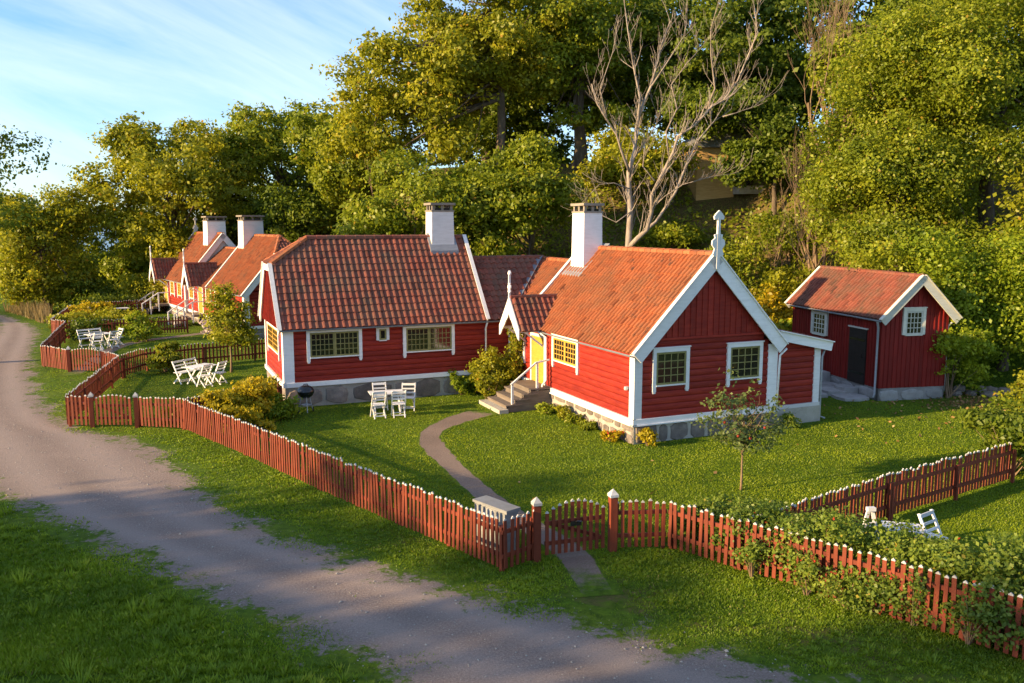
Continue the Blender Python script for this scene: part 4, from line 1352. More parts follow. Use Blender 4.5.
# ------------------------------------------------------------------ white garden furniture, grill, cabinet
def folding_chair_meshes(w=0.44):
    """white slatted folding chair (or bench when wide); back towards +y"""
    parts = []
    for s in (-1, 1):
        m = MB()
        x = s * (w / 2)
        m.beam((x, -.20, 0.0), (x, .24, .90), .032, .05)
        parts.append(('back_leg', m.mesh('back_leg', 'white_paint')))
        m = MB()
        x = s * (w / 2 - .04)
        m.beam((x, .24, 0.0), (x, -.18, .44), .03, .045)
        parts.append(('front_leg', m.mesh('front_leg', 'white_paint')))
    if w > .8:
        parts.append(('middle_stile', MB().beam((0, -.20, .0), (0, .24, .90), .03, .05).mesh('middle_stile', 'white_paint')))
    for i in range(5):
        y = -.20 + i * .085
        parts.append(('seat_slat', MB().box(-w / 2 + .02, w / 2 - .02, y, y + .07, .435, .455).mesh('seat_slat', 'white_paint')))
    for z in (.60, .72, .86):
        y = -.20 + .44 * z / .9
        parts.append(('back_slat', MB().beam((-w / 2 - .015, y - .02, z), (w / 2 + .015, y - .02, z), .022, .075 if z > .8 else .05).mesh('back_slat', 'white_paint')))
    parts.append(('stretcher', MB().beam((-w / 2, .17, .08), (w / 2, .17, .08), .025, .03).beam((-w / 2, -.14, .1), (w / 2, -.14, .1), .025, .03).mesh('stretcher', 'white_paint')))
    return parts
CHAIR, BENCH = folding_chair_meshes(), folding_chair_meshes(1.2)
def table_meshes(w=1.15, d=.72):
    parts = []
    n = 7
    for i in range(n):
        y = -d / 2 + i * d / n
        parts.append(('table_slat', MB().box(-w / 2, w / 2, y + .004, y + d / n - .004, .70, .725).mesh('table_slat', 'white_paint')))
    for s in (-1, 1):
        x = s * w * .36
        parts.append(('leg_frame', MB().beam((x, -.3, 0), (x, .26, .69), .04, .05).beam((x + .045, .3, 0), (x + .045, -.26, .69), .04, .05).mesh('leg_frame', 'white_paint')))
        parts.append(('apron', MB().box(x - .03, x + .03, -d / 2 + .03, d / 2 - .03, .665, .6995).mesh('apron', 'white_paint')))
    return parts
TABLE = table_meshes()
def furnish(name, parts, x, y, rz, label, cat, group):
    r = empty(name, (x, y, 0), rz, label, cat, group)
    for n, me_ in parts:
        place(n, me_, r)
    return r
def dirv(a, l):
    return (math.cos(a) * l, math.sin(a) * l)
# set on the lawn before the long cottage
G1 = 'white garden furniture before the long cottage'
tx, ty = -4.22, 28.05
ta = .30
def rel(tx, ty, ta, a, b):
    return tx + a * math.cos(ta) - b * math.sin(ta), ty + a * math.sin(ta) + b * math.cos(ta)
furnish('garden_table', TABLE, tx, ty, ta, 'white slatted garden table between four chairs before the long cottage', 'table', G1)
for a, b, rz, lb in ((-.36, -.58, PI + .1, 'white folding chair at the left front of the table by the long cottage'), (.30, -.62, PI - .05, 'white folding chair at the right front of the table by the long cottage'),
                     (-.12, .62, .0, 'white folding chair at the back of the table against the stone plinth'), (.78, .25, -.3, 'white folding chair at the right end of the table by the stone plinth')):
    x, y = rel(tx, ty, ta, a, b)
    furnish('garden_chair', CHAIR, x, y, ta + rz, lb, 'chair', G1)
# bench set on the second lawn
G2 = 'white garden furniture by the young tree'
tx, ty, ta = -12.45, 33.4, 1.05
furnish('garden_table', TABLE, tx, ty, ta, 'white slatted garden table beside the bench under the young tree', 'table', G2)
x, y = rel(tx, ty, ta, .05, .72)
furnish('garden_bench', BENCH, x, y, ta + .1, 'white slatted garden bench leaning back left of the table on the second lawn', 'bench', G2)
for a, b, rz, lb in ((-.35, -.68, PI, 'white folding chair nearest the yellow bushes at the second lawn table'), (.38, -.66, PI + .1, 'white folding chair under the young tree at the second lawn table')):
    x, y = rel(tx, ty, ta, a, b)
    furnish('garden_chair', CHAIR, x, y, ta + rz, lb, 'chair', G2)
# third set
G3 = 'white garden furniture in the second garden'
tx, ty, ta = -21.3, 43.4, .9
furnish('garden_table', TABLE, tx, ty, ta, 'white slatted garden table in the second garden by the road fence', 'table', G3)
x, y = rel(tx, ty, ta, .0, .8)
furnish('garden_bench', BENCH, x, y, ta, 'white garden bench behind the table in the second garden', 'bench', G3)
for a, b, rz, lb in ((-.4, -.7, PI, 'white folding chair on the left of the second garden table'), (.4, -.7, PI, 'white folding chair on the right of the second garden table'), (1.0, .0, -PI / 2, 'white folding chair at the end of the second garden table')):
    x, y = rel(tx, ty, ta, a, b)
    furnish('garden_chair', CHAIR, x, y, ta + rz, lb, 'chair', G3)
# farthest set
G4 = 'white garden furniture by the far cottages'
tx, ty, ta = -26.4, 56.9, .7
furnish('garden_table', TABLE, tx, ty, ta, 'white garden table farthest away, before the farthest cottage', 'table', G4)
x, y = rel(tx, ty, ta, -1.3, .2)
furnish('garden_bench', BENCH, x, y, ta + .9, 'white garden bench farthest away, before the farthest cottage', 'bench', G4)
# set behind the roses
G5 = 'white garden furniture behind the rose bushes'
low = empty('garden_table', (7.40, 15.5, 0), -.3, 'low white garden table half hidden behind the rose bushes', 'table', G5)
for i in range(5):
    MB().box(-.34, .34, -.25 + i * .1, -.25 + i * .1 + .092, .60, .622).build('table_slat', 'white_paint', low)
for sx in (-.26, .26):
    MB().beam((sx, -.2, 0), (sx, .18, .59), .035, .045).beam((sx + .04, .2, 0), (sx + .04, -.18, .59), .035, .045).build('leg_frame', 'white_paint', low)
furnish('garden_chair', CHAIR, 7.98, 15.35, .62, 'white folding chair on the lawn to the right behind the rose bushes', 'chair', G5)
ac = empty('folded_chair', (6.88, 15.7, 0), .1, 'white folded garden chair standing like an A behind the rose bushes', 'chair', G5)
for s in (-1, 1):
    MB().beam((s * .26, 0, 0), (s * .03, .02, .88), .03, .07).build('leg', 'white_paint', ac)
MB().beam((-.15, -.03, .40), (.15, -.03, .40), .02, .08).build('cross_slat', 'white_paint', ac)
MB().beam((-.10, -.03, .60), (.10, -.03, .60), .02, .08).build('cross_slat', 'white_paint', ac)
MB().box(-.08, .08, -.05, .05, .86, .93).build('top_rail', 'white_paint', ac)

# kettle grill
kg = empty('kettle_grill', (-6.92, 28.02, 0), .5, 'black kettle barbecue grill on three legs by the stone plinth', 'grill')
MB().lathe([(.02, .52), (.12, .53), (.22, .60), (.275, .70), (.285, .76)], 18).build('bowl', 'black_enamel', kg, smooth=True)
lid = MB().lathe([(.29, .762), (.28, .80), (.22, .89), (.12, .94), (.0, .955)], 18).build('lid', 'black_enamel', kg, smooth=True)
MB().tube([(-.07, 0, .945), (-.07, 0, .99), (.07, 0, .99), (.07, 0, .945)], .014).build('lid_handle', 'dark_wood', lid)
for i in range(3):
    a = i * 2 * PI / 3 + .4
    MB().tube([(.15 * math.cos(a), .15 * math.sin(a), .58), (.27 * math.cos(a), .27 * math.sin(a), .06)], .014).build('leg', 'galvanised', kg)
MB().lathe([(.0, .27), (.16, .28), (.17, .30)], 14).build('ash_tray', 'galvanised', kg)
for i in (0, 1):
    a = i * 2 * PI / 3 + .4
    wm = MB()
    wm.lathe([(.02, -.02), (.075, -.02), (.085, 0), (.075, .02), (.02, .02)], 12)
    wm.build('wheel', 'rubber', kg, loc=(.29 * math.cos(a), .29 * math.sin(a), .085), rot=(PI / 2, 0, a + .9))
# grey cabinet behind the fence corner
cdx, cdy = -.677, .736
cb = empty('utility_cabinet', (-.10, 15.50, 0), math.atan2(cdy, cdx), 'grey weathered utility cabinet standing behind the fence corner', 'cabinet')
MB().box(0, .94, -.30, 0, -.05, .88).build('body', 'cabinet_grey', cb)
for i in range(3):
    MB().box(.02 + i * .302, .02 + i * .302 + .292, 0.0005, .018, .06, .85).build('door_panel', 'cabinet_grey', cb)
MB().box(-.03, .97, -.33, .03, .8805, .93).build('top', 'cabinet_grey', cb)
MB().box(.58, .61, .0185, .045, .42, .52).build('handle', 'black_enamel', cb)

# ochre house up on the wooded slope
hx0, hy0 = 11.1, 52.0
hz0 = 8.6
oh = empty('hillside_house', (hx0, hy0, hz0), .12, 'ochre walled house with grey roof half hidden in the wood on the slope', 'house')
MB().box(0, 2.35, 0, 5, -2.0, 2.3).build('wall', 'ochre_wall', oh)
MB().box(2.36, 4.4, .5, 5, -2.0, 2.3).build('porch_wall', 'ochre_wall', oh)
for x0 in (2.38, 3.15, 4.2):
    MB().box(x0, x0 + .13, .02, .15, -.1, 2.25).build('post', 'dark_wood', oh)
MB().box(3.34, 4.1, .44, .499, 0, 2.0).build('doorway', 'dark_wood', oh)
MB().box(2.3, 4.9, -1.0, .019, -.5, -.02).build('terrace', 'concrete', oh)
MB().prism([(-.4, 2.25), (5.4, 2.25), (5.4, 2.4), (2.4, 3.9), (-.4, 2.4)], lambda a, b, d: (a, d, b), -.4, 6.0).build('roof', 'slate_roof', oh)

# ------------------------------------------------------------------ trees and shrubs
def lumps(cz, rx, ry, rz, n, seed, k=0.44):
    """lobes spread over an ellipsoid"""
    r = random.Random(seed)
    out = [(0, 0, cz, rx * .55, ry * .55, rz * .55)]
    for i in range(n):
        z = r.uniform(-.85, .95)
        a = 2.399 * i + r.uniform(-.4, .4)
        q = math.sqrt(max(0, 1 - z * z))
        f = r.uniform(.62, .92)
        s = k * r.uniform(.6, 1.1)
        out.append((math.cos(a) * q * rx * f, math.sin(a) * q * ry * f, cz + z * rz * f, rx * s, ry * s, rz * s * .85))
    return out
def crown_points(blobs, n, clus_r, per, seed, shell=0.5):
    g = np.random.default_rng(seed)
    b = np.array([q[:6] for q in blobs])
    area = (b[:, 3] * b[:, 4] * b[:, 5]) ** (2 / 3)
    m = max(1, n // per)
    idx = g.choice(len(b), m, p=area / area.sum())
    d = g.normal(size=(m, 3))
    d /= np.linalg.norm(d, axis=1, keepdims=True)
    rad = g.uniform(shell ** 3, 1, m) ** (1 / 3)
    cc = b[idx, :3] + d * rad[:, None] * b[idx, 3:6]
    cr = clus_r * g.uniform(.6, 1.35, m)
    off = g.normal(size=(m, per, 3)) * np.array([.52, .52, .30])
    pts = cc[:, None, :] + off * cr[:, None, None]
    out = np.repeat(d[:, None, :], per, 1)
    tone = np.repeat(g.normal(0, .16, m)[:, None], per, 1)
    return cc, pts.reshape(-1, 3), out.reshape(-1, 3), tone.reshape(-1)
def crown_mesh(blobs, n, size, mat, seed, clus_r=.6, per=60, shell=.5, zmin=.05, flat=.35):
    cc, p, out, tone = crown_points(blobs, n, clus_r, per, seed, shell)
    ok = p[:, 2] > zmin
    p, out, tone = p[ok], out[ok], tone[ok]
    q = leaf_quads(p, np.full(len(p), size), flat, out * 1.15)
    rnd = np.clip(RNG.beta(2, 2, len(p)) * .8 + .06 + tone, 0, .94)
    rnd[RNG.random(len(p)) < .012] = 1.0
    return cc, quads_mesh('crown', q, mat, rnd)
def limb_tubes(m, base, targets, r0, seed, trunk_top, n=6):
    r = random.Random(seed)
    for t in targets:
        t = Vector(t)
        f = r.uniform(.35, 1.0)
        s = base.lerp(trunk_top, f)
        mid = s.lerp(t, .5) + Vector((r.uniform(-.4, .4), r.uniform(-.4, .4), r.uniform(.0, .7)))
        pts = []
        for i in range(6):
            u = i / 5
            pts.append(s * (1 - u) ** 2 + mid * 2 * u * (1 - u) + t * u * u + Vector((r.uniform(-.06, .06),) * 3))
        rr = r0 * r.uniform(.28, .5) * (1.1 - .6 * f)
        m.tube(pts, [rr * (1 - .85 * i / 5) for i in range(6)], 5)
def tree(name, label, x, y, blobs, mat, n, size, trunk_r, height, seed, group=None, cat='tree', bark_='oak_bark', limbs=22, clus_r=.7, per=60, lean=(0, 0), shell=.5, zmin=.3, z=None, flat=.35):
    z = float(hill(x, y)) - .1 if z is None else z
    root = empty(name, (x, y, z), 0, label, cat, group)
    cc, me_ = crown_mesh(blobs, n, size, mat, seed, clus_r, per, shell, zmin, flat)
    place('crown', me_, root)
    r = random.Random(seed)
    m = MB()
    top = Vector((lean[0], lean[1], height))
    pts = [Vector((lean[0] * (i / 7) ** 1.5 + r.uniform(-.08, .08) * trunk_r * 3, lean[1] * (i / 7) ** 1.5 + r.uniform(-.08, .08) * trunk_r * 3, height * i / 7 - .15)) for i in range(8)]
    m.tube(pts, [trunk_r * (1.35 if i == 0 else 1 - .78 * i / 7) for i in range(8)], 8)
    k = min(limbs, len(cc))
    limb_tubes(m, pts[2], [tuple(c) for c in cc[:k]], trunk_r, seed, pts[7])
    m.build('trunk', bark_, root, smooth=True)
    return root
BG = 'trees of the wood behind the cottages'
tree('willow_tree', 'bushy grey-green tree at the bend of the road, left of the gardens', -34.0, 62, lumps(4.9, 3.6, 3.4, 4.6, 16, 1), 'leaf_oak_gold', 30000, .19, .28, 6.5, 1, BG, zmin=.1, flat=.0)
tree('willow_tree', 'bushy grey-green tree behind the one at the road bend', -41.0, 72, lumps(5.2, 3.8, 3.4, 4.6, 14, 101), 'leaf_willow', 18000, .22, .28, 6.5, 101, BG, zmin=.1, flat=.0)
tree('broadleaf_tree', 'golden green broadleaf tree with visible trunk left of the far cottages', -26.0, 66, lumps(8.4, 6.0, 5.4, 6.3, 30, 2, .33), 'leaf_oak_gold', 46000, .22, .36, 9.0, 2, BG, zmin=3.6)
tree('broadleaf_tree', 'rounded green tree above the roofs of the far cottages', -19.5, 75, lumps(10.0, 7.4, 6.5, 7.3, 30, 3, .33), 'leaf_oak', 52000, .26, .42, 11.0, 3, BG, zmin=1.0)
tree('broadleaf_tree', 'lower green tree between the far cottages and the long cottage', -12.6, 66, lumps(5.6, 4.4, 4.0, 5.0, 16, 4), 'leaf_oak', 28000, .23, .3, 7.0, 4, BG)
tree('broadleaf_tree', 'dark green tree low behind the chimneys of the far cottages', -17.5, 66, lumps(4.4, 4.6, 4.0, 4.4, 14, 5), 'leaf_dark', 26000, .23, .3, 5.0, 5, BG)
for i, (x, y, cz, rx, rz, lb) in enumerate([(-29.5, 70, 3.4, 3.2, 3.4, 'low green tree behind the road bend tree and the golden tree'), (-24.0, 71, 3.6, 3.6, 3.6, 'low green tree behind the farthest cottage'), (-36.5, 78, 4.2, 4.0, 4.2, 'low green tree far behind the road bend')]):
    tree('broadleaf_tree', lb, x, y, lumps(cz, rx, rx * .8, rz, 14, 130 + i), 'leaf_oak', 15000, .24, .2, cz, 130 + i, BG, limbs=10, zmin=.05)
def at_z(x, y, z):
    return z - float(hill(x, y)) + .1
def crown_at(cx, cy, cz, bx, by, l):
    """shift lobes so that the crown centre stands at a world point above a given foot"""
    dz = float(hill(bx, by)) - .1
    return [(a + cx - bx, b + cy - by, c - 0 + (cz - dz), d, e, f) for a, b, c, d, e, f in l]
bx, by = -.65, 54.5
tree('oak_tree', 'tall golden green oak with open crown behind the long cottage chimney', bx, by,
     crown_at(-5.7, 54, 14.4, bx, by, lumps(0, 5.1, 4.2, 5.5, 26, 6, .32)) + crown_at(-1.3, 55, 17.6, bx, by, lumps(0, 4.8, 4, 5.2, 24, 7, .32)) + crown_at(-9.9, 53.5, 11.6, bx, by, lumps(0, 1.9, 1.7, 1.7, 6, 8)),
     'leaf_oak_gold', 62000, .20, .42, 13, 6, BG, limbs=46, zmin=3)
bx, by = -5.4, 46.5
tree('broadleaf_tree', 'low green tree right behind the ridge of the long cottage', bx, by, crown_at(-4.6, 46, 7.2, bx, by, lumps(0, 4.6, 3.4, 3.6, 14, 9)), 'leaf_oak', 34000, .18, .25, 4.5, 9, BG)
bx, by = 1.0, 47
tree('broadleaf_tree', 'green tree between the two white chimneys', bx, by, crown_at(.3, 46.8, 7.6, bx, by, lumps(0, 3.2, 2.8, 3.0, 12, 10)), 'leaf_oak', 20000, .18, .25, 4.0, 10, BG)
bx, by = 4.5, 58
tree('oak_tree', 'dark oak with thick branching trunk left of the bare tree', bx, by,
     crown_at(3.7, 58, 19.2, bx, by, lumps(0, 5.8, 4.6, 4.9, 18, 11)) + crown_at(3.5, 56, 12.2, bx, by, lumps(0, 2.6, 2.2, 1.5, 8, 12)) + crown_at(7.0, 57, 13.2, bx, by, lumps(0, 2.0, 2.0, 1.2, 7, 112)),
     'leaf_oak', 40000, .21, .5, 9, 11, BG, limbs=40, zmin=2.5)
bx, by = 14.2, 59
tree('oak_tree', 'dark green oak behind the top of the bare tree', bx, by, crown_at(13.6, 58.5, 16.9, bx, by, lumps(0, 6.0, 5.0, 4.8, 20, 13)) + crown_at(12.4, 51.0, 12.9, bx, by, lumps(0, 3.4, 1.6, 1.7, 9, 113)), 'leaf_dark', 52000, .23, .5, 6.5, 13, BG, limbs=30, zmin=.2)
bx, by = 18.6, 41
tree('oak_tree', 'large yellow-green oak above the shed', bx, by,
     crown_at(17.7, 40, 9.8, bx, by, lumps(0, 4.5, 3.6, 5.6, 34, 14, .30)) + crown_at(15.3, 36.6, 5.3, bx, by, lumps(0, 2.0, 1.3, 1.3, 7, 15)) + crown_at(14.5, 33.4, 5.0, bx, by, lumps(0, .9, .7, .55, 5, 147)) + crown_at(17.4, 37.6, 6.0, bx, by, lumps(0, 2.8, 2.0, 2.4, 10, 16)),
     'leaf_oak', 96000, .125, .42, 8, 14, BG, limbs=34)
bx, by = 22.5, 41
tree('oak_tree', 'tall yellow-green oak at the right edge over the wood', bx, by, crown_at(21.4, 40, 13.0, bx, by, lumps(0, 5.4, 4.2, 5.8, 36, 17, .29)), 'leaf_oak', 80000, .125, .42, 9, 17, BG, limbs=30)
bx, by = 19.8, 33.8
tree('broadleaf_tree', 'dense low green tree right beside the shed gable', bx, by, crown_at(19.4, 33.2, 3.9, bx, by, lumps(0, 3.3, 2.2, 4.0, 28, 18, .32)) + [(16.4 - bx, 31.9 - by, 3.7, 1.0, .8, 1.0), (16.9 - bx, 31.6 - by, 2.2, .9, .8, 1.1), (16.0 - bx, 32.6 - by, 4.9, .8, .7, .6)], 'leaf_green', 56000, .12, .2, 4.5, 18, BG, limbs=24, zmin=-.2)
bx, by = 25.5, 36
tree('broadleaf_tree', 'yellow-green tree cut by the right edge of the wood', bx, by, crown_at(24.6, 35.5, 6.0, bx, by, lumps(0, 4.0, 3.0, 5.0, 16, 19)), 'leaf_oak_gold', 30000, .17, .3, 6.0, 19, BG, limbs=20)
for i, (x, y, cz, rx, rz, mt, lb) in enumerate([(24, 60, 19, 7, 6.5, 'leaf_dark', 'dark tree high behind the large oaks on the right'), (33, 55, 17, 7, 7, 'leaf_oak', 'green tree high at the right behind the oaks'), (9.0, 68, 20, 6.5, 6, 'leaf_oak', 'green treetop far behind the bare tree'), (-2, 66, 16.5, 6.5, 6.5, 'leaf_dark', 'dark treetop far behind the tall oak'), (20, 48, 13.2, 4.0, 4.5, 'leaf_oak', 'green tree behind the oak over the shed'), (2.0, 72, 15.0, 7, 6, 'leaf_dark', 'dark tree low down behind the thick oak')]):
    tree('broadleaf_tree', lb, x, y, crown_at(x, y, cz, x, y, lumps(0, rx, rx * .8, rz, 16, 30 + i)), mt, 26000, .27, .4, 8, 30 + i, BG, limbs=14, zmin=.5)

bx, by = 14.9, 49.0
tree('broadleaf_tree', 'dark leafy tree hanging over the roof of the ochre house', bx, by, crown_at(12.4, 49.6, 12.5, bx, by, lumps(0, 3.2, 1.2, 1.3, 10, 141)) + crown_at(14.9, 49.0, 10.6, bx, by, lumps(0, 1.6, 1.2, 2.0, 9, 142)) + crown_at(13.0, 49.0, 9.7, bx, by, lumps(0, 1.3, .8, 1.1, 7, 145)), 'leaf_dark', 22000, .19, .18, 4.5, 141, BG, limbs=18, zmin=.2)
tree('broadleaf_tree', 'green tree filling the gap behind the ochre house', 17.5, 64, crown_at(17.5, 64, 15.2, 17.5, 64, lumps(0, 6, 4, 4.4, 16, 143)), 'leaf_dark', 24000, .26, .3, 5, 143, BG, limbs=12, zmin=.1)
tree('broadleaf_tree', 'low leafy tree on the slope behind the bare trunk', 6.8, 50.5, crown_at(6.8, 50.5, 10.0, 6.8, 50.5, lumps(0, 2.8, 2.0, 2.2, 12, 144)), 'leaf_oak_gold', 15000, .18, .2, 3, 144, BG, limbs=16, zmin=.1)
# shrubs on the slope
SG = 'shrubs on the slope behind the gabled cottage'
def shrub(label, x, y, rx, h, mat, n, size, seed, group=None, name='shrub', cat='shrub', ry=None, z=None, per=40, clus_r=None, extra=None, flat=.2):
    z = float(hill(x, y)) if z is None else z
    root = empty(name, (x, y, z), 0, label, cat, group)
    ry = ry or rx * .85
    bl = lumps(h * .50, rx, ry, h * .52, 9, seed, .5)
    cc, me_ = crown_mesh(bl, n, size, mat, seed, clus_r or max(.12, rx * .24), per, .45, .02, flat)
    place('foliage', me_, root)
    m = MB()
    r = random.Random(seed)
    for c in cc[:12]:
        m.tube([(r.uniform(-.1, .1) * rx, r.uniform(-.1, .1) * rx, -.05), (c[0] * .45, c[1] * .45, c[2] * .55), tuple(c)], [.010 + .02 * rx * h * .5, .008, .004], 4)
    m.build('stems', 'twig_bark', root)
    if extra:
        nm, em, k, es = extra
        g = np.random.default_rng(seed + 5)
        b = np.array(bl)
        i = g.integers(0, len(b), k)
        d = g.normal(size=(k, 3))
        d[:, 2] = np.abs(d[:, 2]) * .6 + .1
        d /= np.linalg.norm(d, axis=1, keepdims=True)
        p = b[i, :3] + d * b[i, 3:6] * 1.02
        q = np.concatenate([leaf_quads(p + g.normal(size=(k, 3)) * es * .15, np.full(k, es), .6) for _ in range(3)])
        tag(place(nm, quads_mesh(nm, q, em, g.random(len(q)) * .9), root), kind='stuff')
    return root
for i, (x, y, rx, h, mt, lb) in enumerate([
        (9.8, 41.0, 1.7, 2.8, 'leaf_oak_gold', 'yellow-green shrub on the slope left of the finial'), (11.8, 40.4, 1.6, 3.0, 'leaf_yellow', 'bright yellow shrub on the slope right of the finial'),
        (13.6, 42.0, 1.8, 3.2, 'leaf_oak_gold', 'yellow-green shrub on the slope above the shed roof'), (10.8, 44.6, 2.0, 2.8, 'leaf_oak', 'green shrub on the slope below the ochre house'),
        (12.9, 38.9, 1.4, 2.2, 'leaf_green', 'green shrub behind the corner of the shed'), (7.0, 44.5, 1.9, 1.5, 'leaf_dark', 'dark low shrub on the slope behind the bare trunk'),
        (14.8, 46.0, 2.2, 3.0, 'leaf_oak', 'green shrub right of the ochre house'), (5.0, 46.5, 2.0, 1.8, 'leaf_dark', 'dark low shrub left of the bare trunk'),
        (8.6, 47.8, 1.8, 1.6, 'leaf_oak', 'low green shrub left below the ochre house'), (15.6, 39.3, 1.5, 3.0, 'leaf_yellow', 'yellow shrub right behind the shed roof'), (11.0, 37.6, 1.6, 1.8, 'leaf_oak_gold', 'low yellow-green shrub behind the lean-to')]):
    shrub(lb, x, y, rx, h, mt, 5200, .15, 60 + i, SG)

# bare trees
def grow(m, p, d, length, r, depth, rnd, spread=.55, up=.12):
    n = 4
    pts, rad = [p.copy()], [r]
    for i in range(n):
        d = (d + Vector((rnd.uniform(-.22, .22), rnd.uniform(-.22, .22), rnd.uniform(-.12, .2) + up * .3))).normalized()
        p = p + d * (length / n)
        pts.append(p.copy())
        rad.append(max(.006, r * (1 - .5 * (i + 1) / n)))
    m.tube(pts, rad, 6 if r > .06 else 4, cap=False)
    if depth <= 0:
        return
    for k in range(rnd.choice((2, 3, 3))):
        j = rnd.randint(2, n)
        nd = (d + Vector((rnd.uniform(-1, 1), rnd.uniform(-1, 1), rnd.uniform(-.4, .8))) * spread).normalized()
        grow(m, pts[j], nd, length * rnd.uniform(.55, .8), rad[j] * rnd.uniform(.5, .72), depth - 1, rnd, spread, up)
dtx, dty = 5.35, 39.2
dz0 = float(hill(dtx, dty))
dt = empty('dead_tree', (dtx, dty, dz0), 0, 'bare pale dead tree with forked trunk rising behind the gabled cottage', 'tree')
LIMBS = [([(185, 960), (184, 760), (185, 640), (190, 560), (185, 500), (183, 455), (200, 400), (205, 340), (215, 290), (245, 230), (260, 180), (275, 120), (300, 60)], .30, .03, .3),
         ([(183, 455), (160, 400), (145, 360), (110, 310), (90, 280), (75, 230)], .11, .02, -.6), ([(205, 340), (212, 260), (190, 170), (175, 80), (165, 0)], .12, .015, .8),
         ([(185, 660), (210, 632), (235, 610), (245, 560), (240, 520), (260, 480), (300, 410), (310, 370), (360, 340), (410, 290), (440, 280), (480, 230), (510, 160), (530, 110), (520, 40)], .20, .02, -1.2),
         ([(410, 290), (430, 240), (410, 160), (400, 100), (420, 20)], .09, .012, -1.6), ([(235, 610), (270, 590), (330, 510), (370, 430), (400, 370), (460, 310), (500, 250), (560, 200)], .14, .015, 1.6),
         ([(300, 410), (290, 350), (320, 290), (300, 230), (340, 180), (380, 140)], .07, .01, -.4), ([(260, 480), (225, 440), (230, 380), (270, 320), (275, 290)], .05, .01, .6),
         ([(185, 500), (140, 485), (100, 490), (70, 520)], .05, .008, -.8), ([(192, 560), (150, 590), (120, 575), (80, 560)], .045, .008, .4), ([(245, 230), (290, 170), (340, 100), (350, 60)], .06, .008, .9),
         ([(245, 560), (290, 520), (340, 490), (420, 470), (500, 460)], .05, .008, -1.0), ([(120, 310), (100, 240), (130, 150), (140, 90)], .05, .008, -1.0), ([(460, 310), (500, 300), (560, 280), (600, 250)], .05, .008, 1.2)]
m = MB()
rnd = random.Random(3)
for pts, r0, r1, dy in LIMBS:
    n = len(pts)
    P3 = [Vector(((a - 185) * (.0168 if a < 185 else .0150), dy * min(1, i / 5) + rnd.uniform(-.1, .1), 5.55 + (640 - b) * .0168)) for i, (a, b) in enumerate(pts)]
    r0 *= .66
    R3 = [r0 + (r1 - r0) * (i / (n - 1)) ** .7 for i in range(n)]
    m.tube(P3, R3, 7)
    for i in range(2, n):
        for q in range(5):
            d0 = (P3[i] - P3[i - 1]).normalized()
            nd = (d0 + Vector((rnd.uniform(-1, 1), rnd.uniform(-1, 1), rnd.uniform(-.3, .7))) * .8).normalized()
            if P3[i].z > 5.8:
                grow(m, P3[i].lerp(P3[i - 1], rnd.random()), nd, rnd.uniform(.5, 1.2), min(.024, R3[i] * .5), 1, rnd, .6, .3)
m.build('branches', 'dead_bark', dt, smooth=True)
def bare_tree(label, x, y, h, r, seed, n=5, mat='twig_bark', depth=4, spread=.5):
    root = empty('bare_tree', (x, y, float(hill(x, y)) - .1), 0, label, 'tree', 'leafless trees on the slope')
    m = MB()
    q = random.Random(seed)
    for i in range(n):
        d = Vector((q.uniform(-.35, .35), q.uniform(-.35, .35), 1)).normalized()
        grow(m, Vector((q.uniform(-.2, .2), q.uniform(-.2, .2), 0)), d, h * q.uniform(.32, .45), r * q.uniform(.7, 1), depth, q, spread, .4)
    m.build('branches', mat, root)
bare_tree('leafless brown tree left of the large oak above the shed', 15.4, 42.5, 9.5, .10, 5, 6)
bare_tree('tall leafless brown tree high between the dark oak and the right oaks', 17.6, 47.0, 12.5, .13, 8, 6)
bare_tree('thin leafless tree right of the ochre house', 13.6, 44.5, 5.0, .06, 12, 4, depth=3)
bare_tree('thin leafless tree far behind between the chimneys', -9.2, 60, 11, .08, 15, 4, depth=3)
# branches that reach in from the left edge
tree('roadside_tree', 'loose branches of a tree reaching in at the left edge against the sky', -25.2, 38, lumps(0, 2.9, 2.6, 2.2, 10, 70) and [(a + 1.2, b, c + 8.2, d, e, f) for a, b, c, d, e, f in lumps(0, 3.2, 2.6, 2.6, 10, 70)], 'leaf_dark', 4200, .15, .2, 9.0, 70, limbs=46, per=14, clus_r=.55, z=0, bark_='twig_bark')
# roadside trees left of the picture; their shade lies over the foreground
RS = 'roadside trees beyond the left edge of the picture'
for i, (x, y, cz, rx, rz, lb) in enumerate([(-33, -2.5, 8.0, 5.0, 5.6, 'tall leafy roadside tree beyond the left edge, nearest the camera'), (-35, 2.0, 7.2, 4.2, 5.0, 'tall leafy roadside tree beyond the left edge, second from the camera'),
                                           (-33, 5.2, 5.6, 3.2, 4.3, 'middling leafy roadside tree beyond the left edge'), (-31, 8.2, 4.0, 2.4, 3.2, 'lower leafy roadside tree beyond the left edge'), (-34, -9, 8.5, 5.5, 6.0, 'tall leafy roadside tree beside and behind the camera'),
                                           (-27.5, 11.0, 2.3, 1.5, 2.0, 'small leafy roadside tree beyond the left edge, farthest along')]):
    tree('roadside_tree', lb, x, y, lumps(cz, rx, rx, rz, 14, 80 + i), 'leaf_oak', int(950 * rx ** 1.6), .3, .3, cz, 80 + i, RS, limbs=10, z=0)

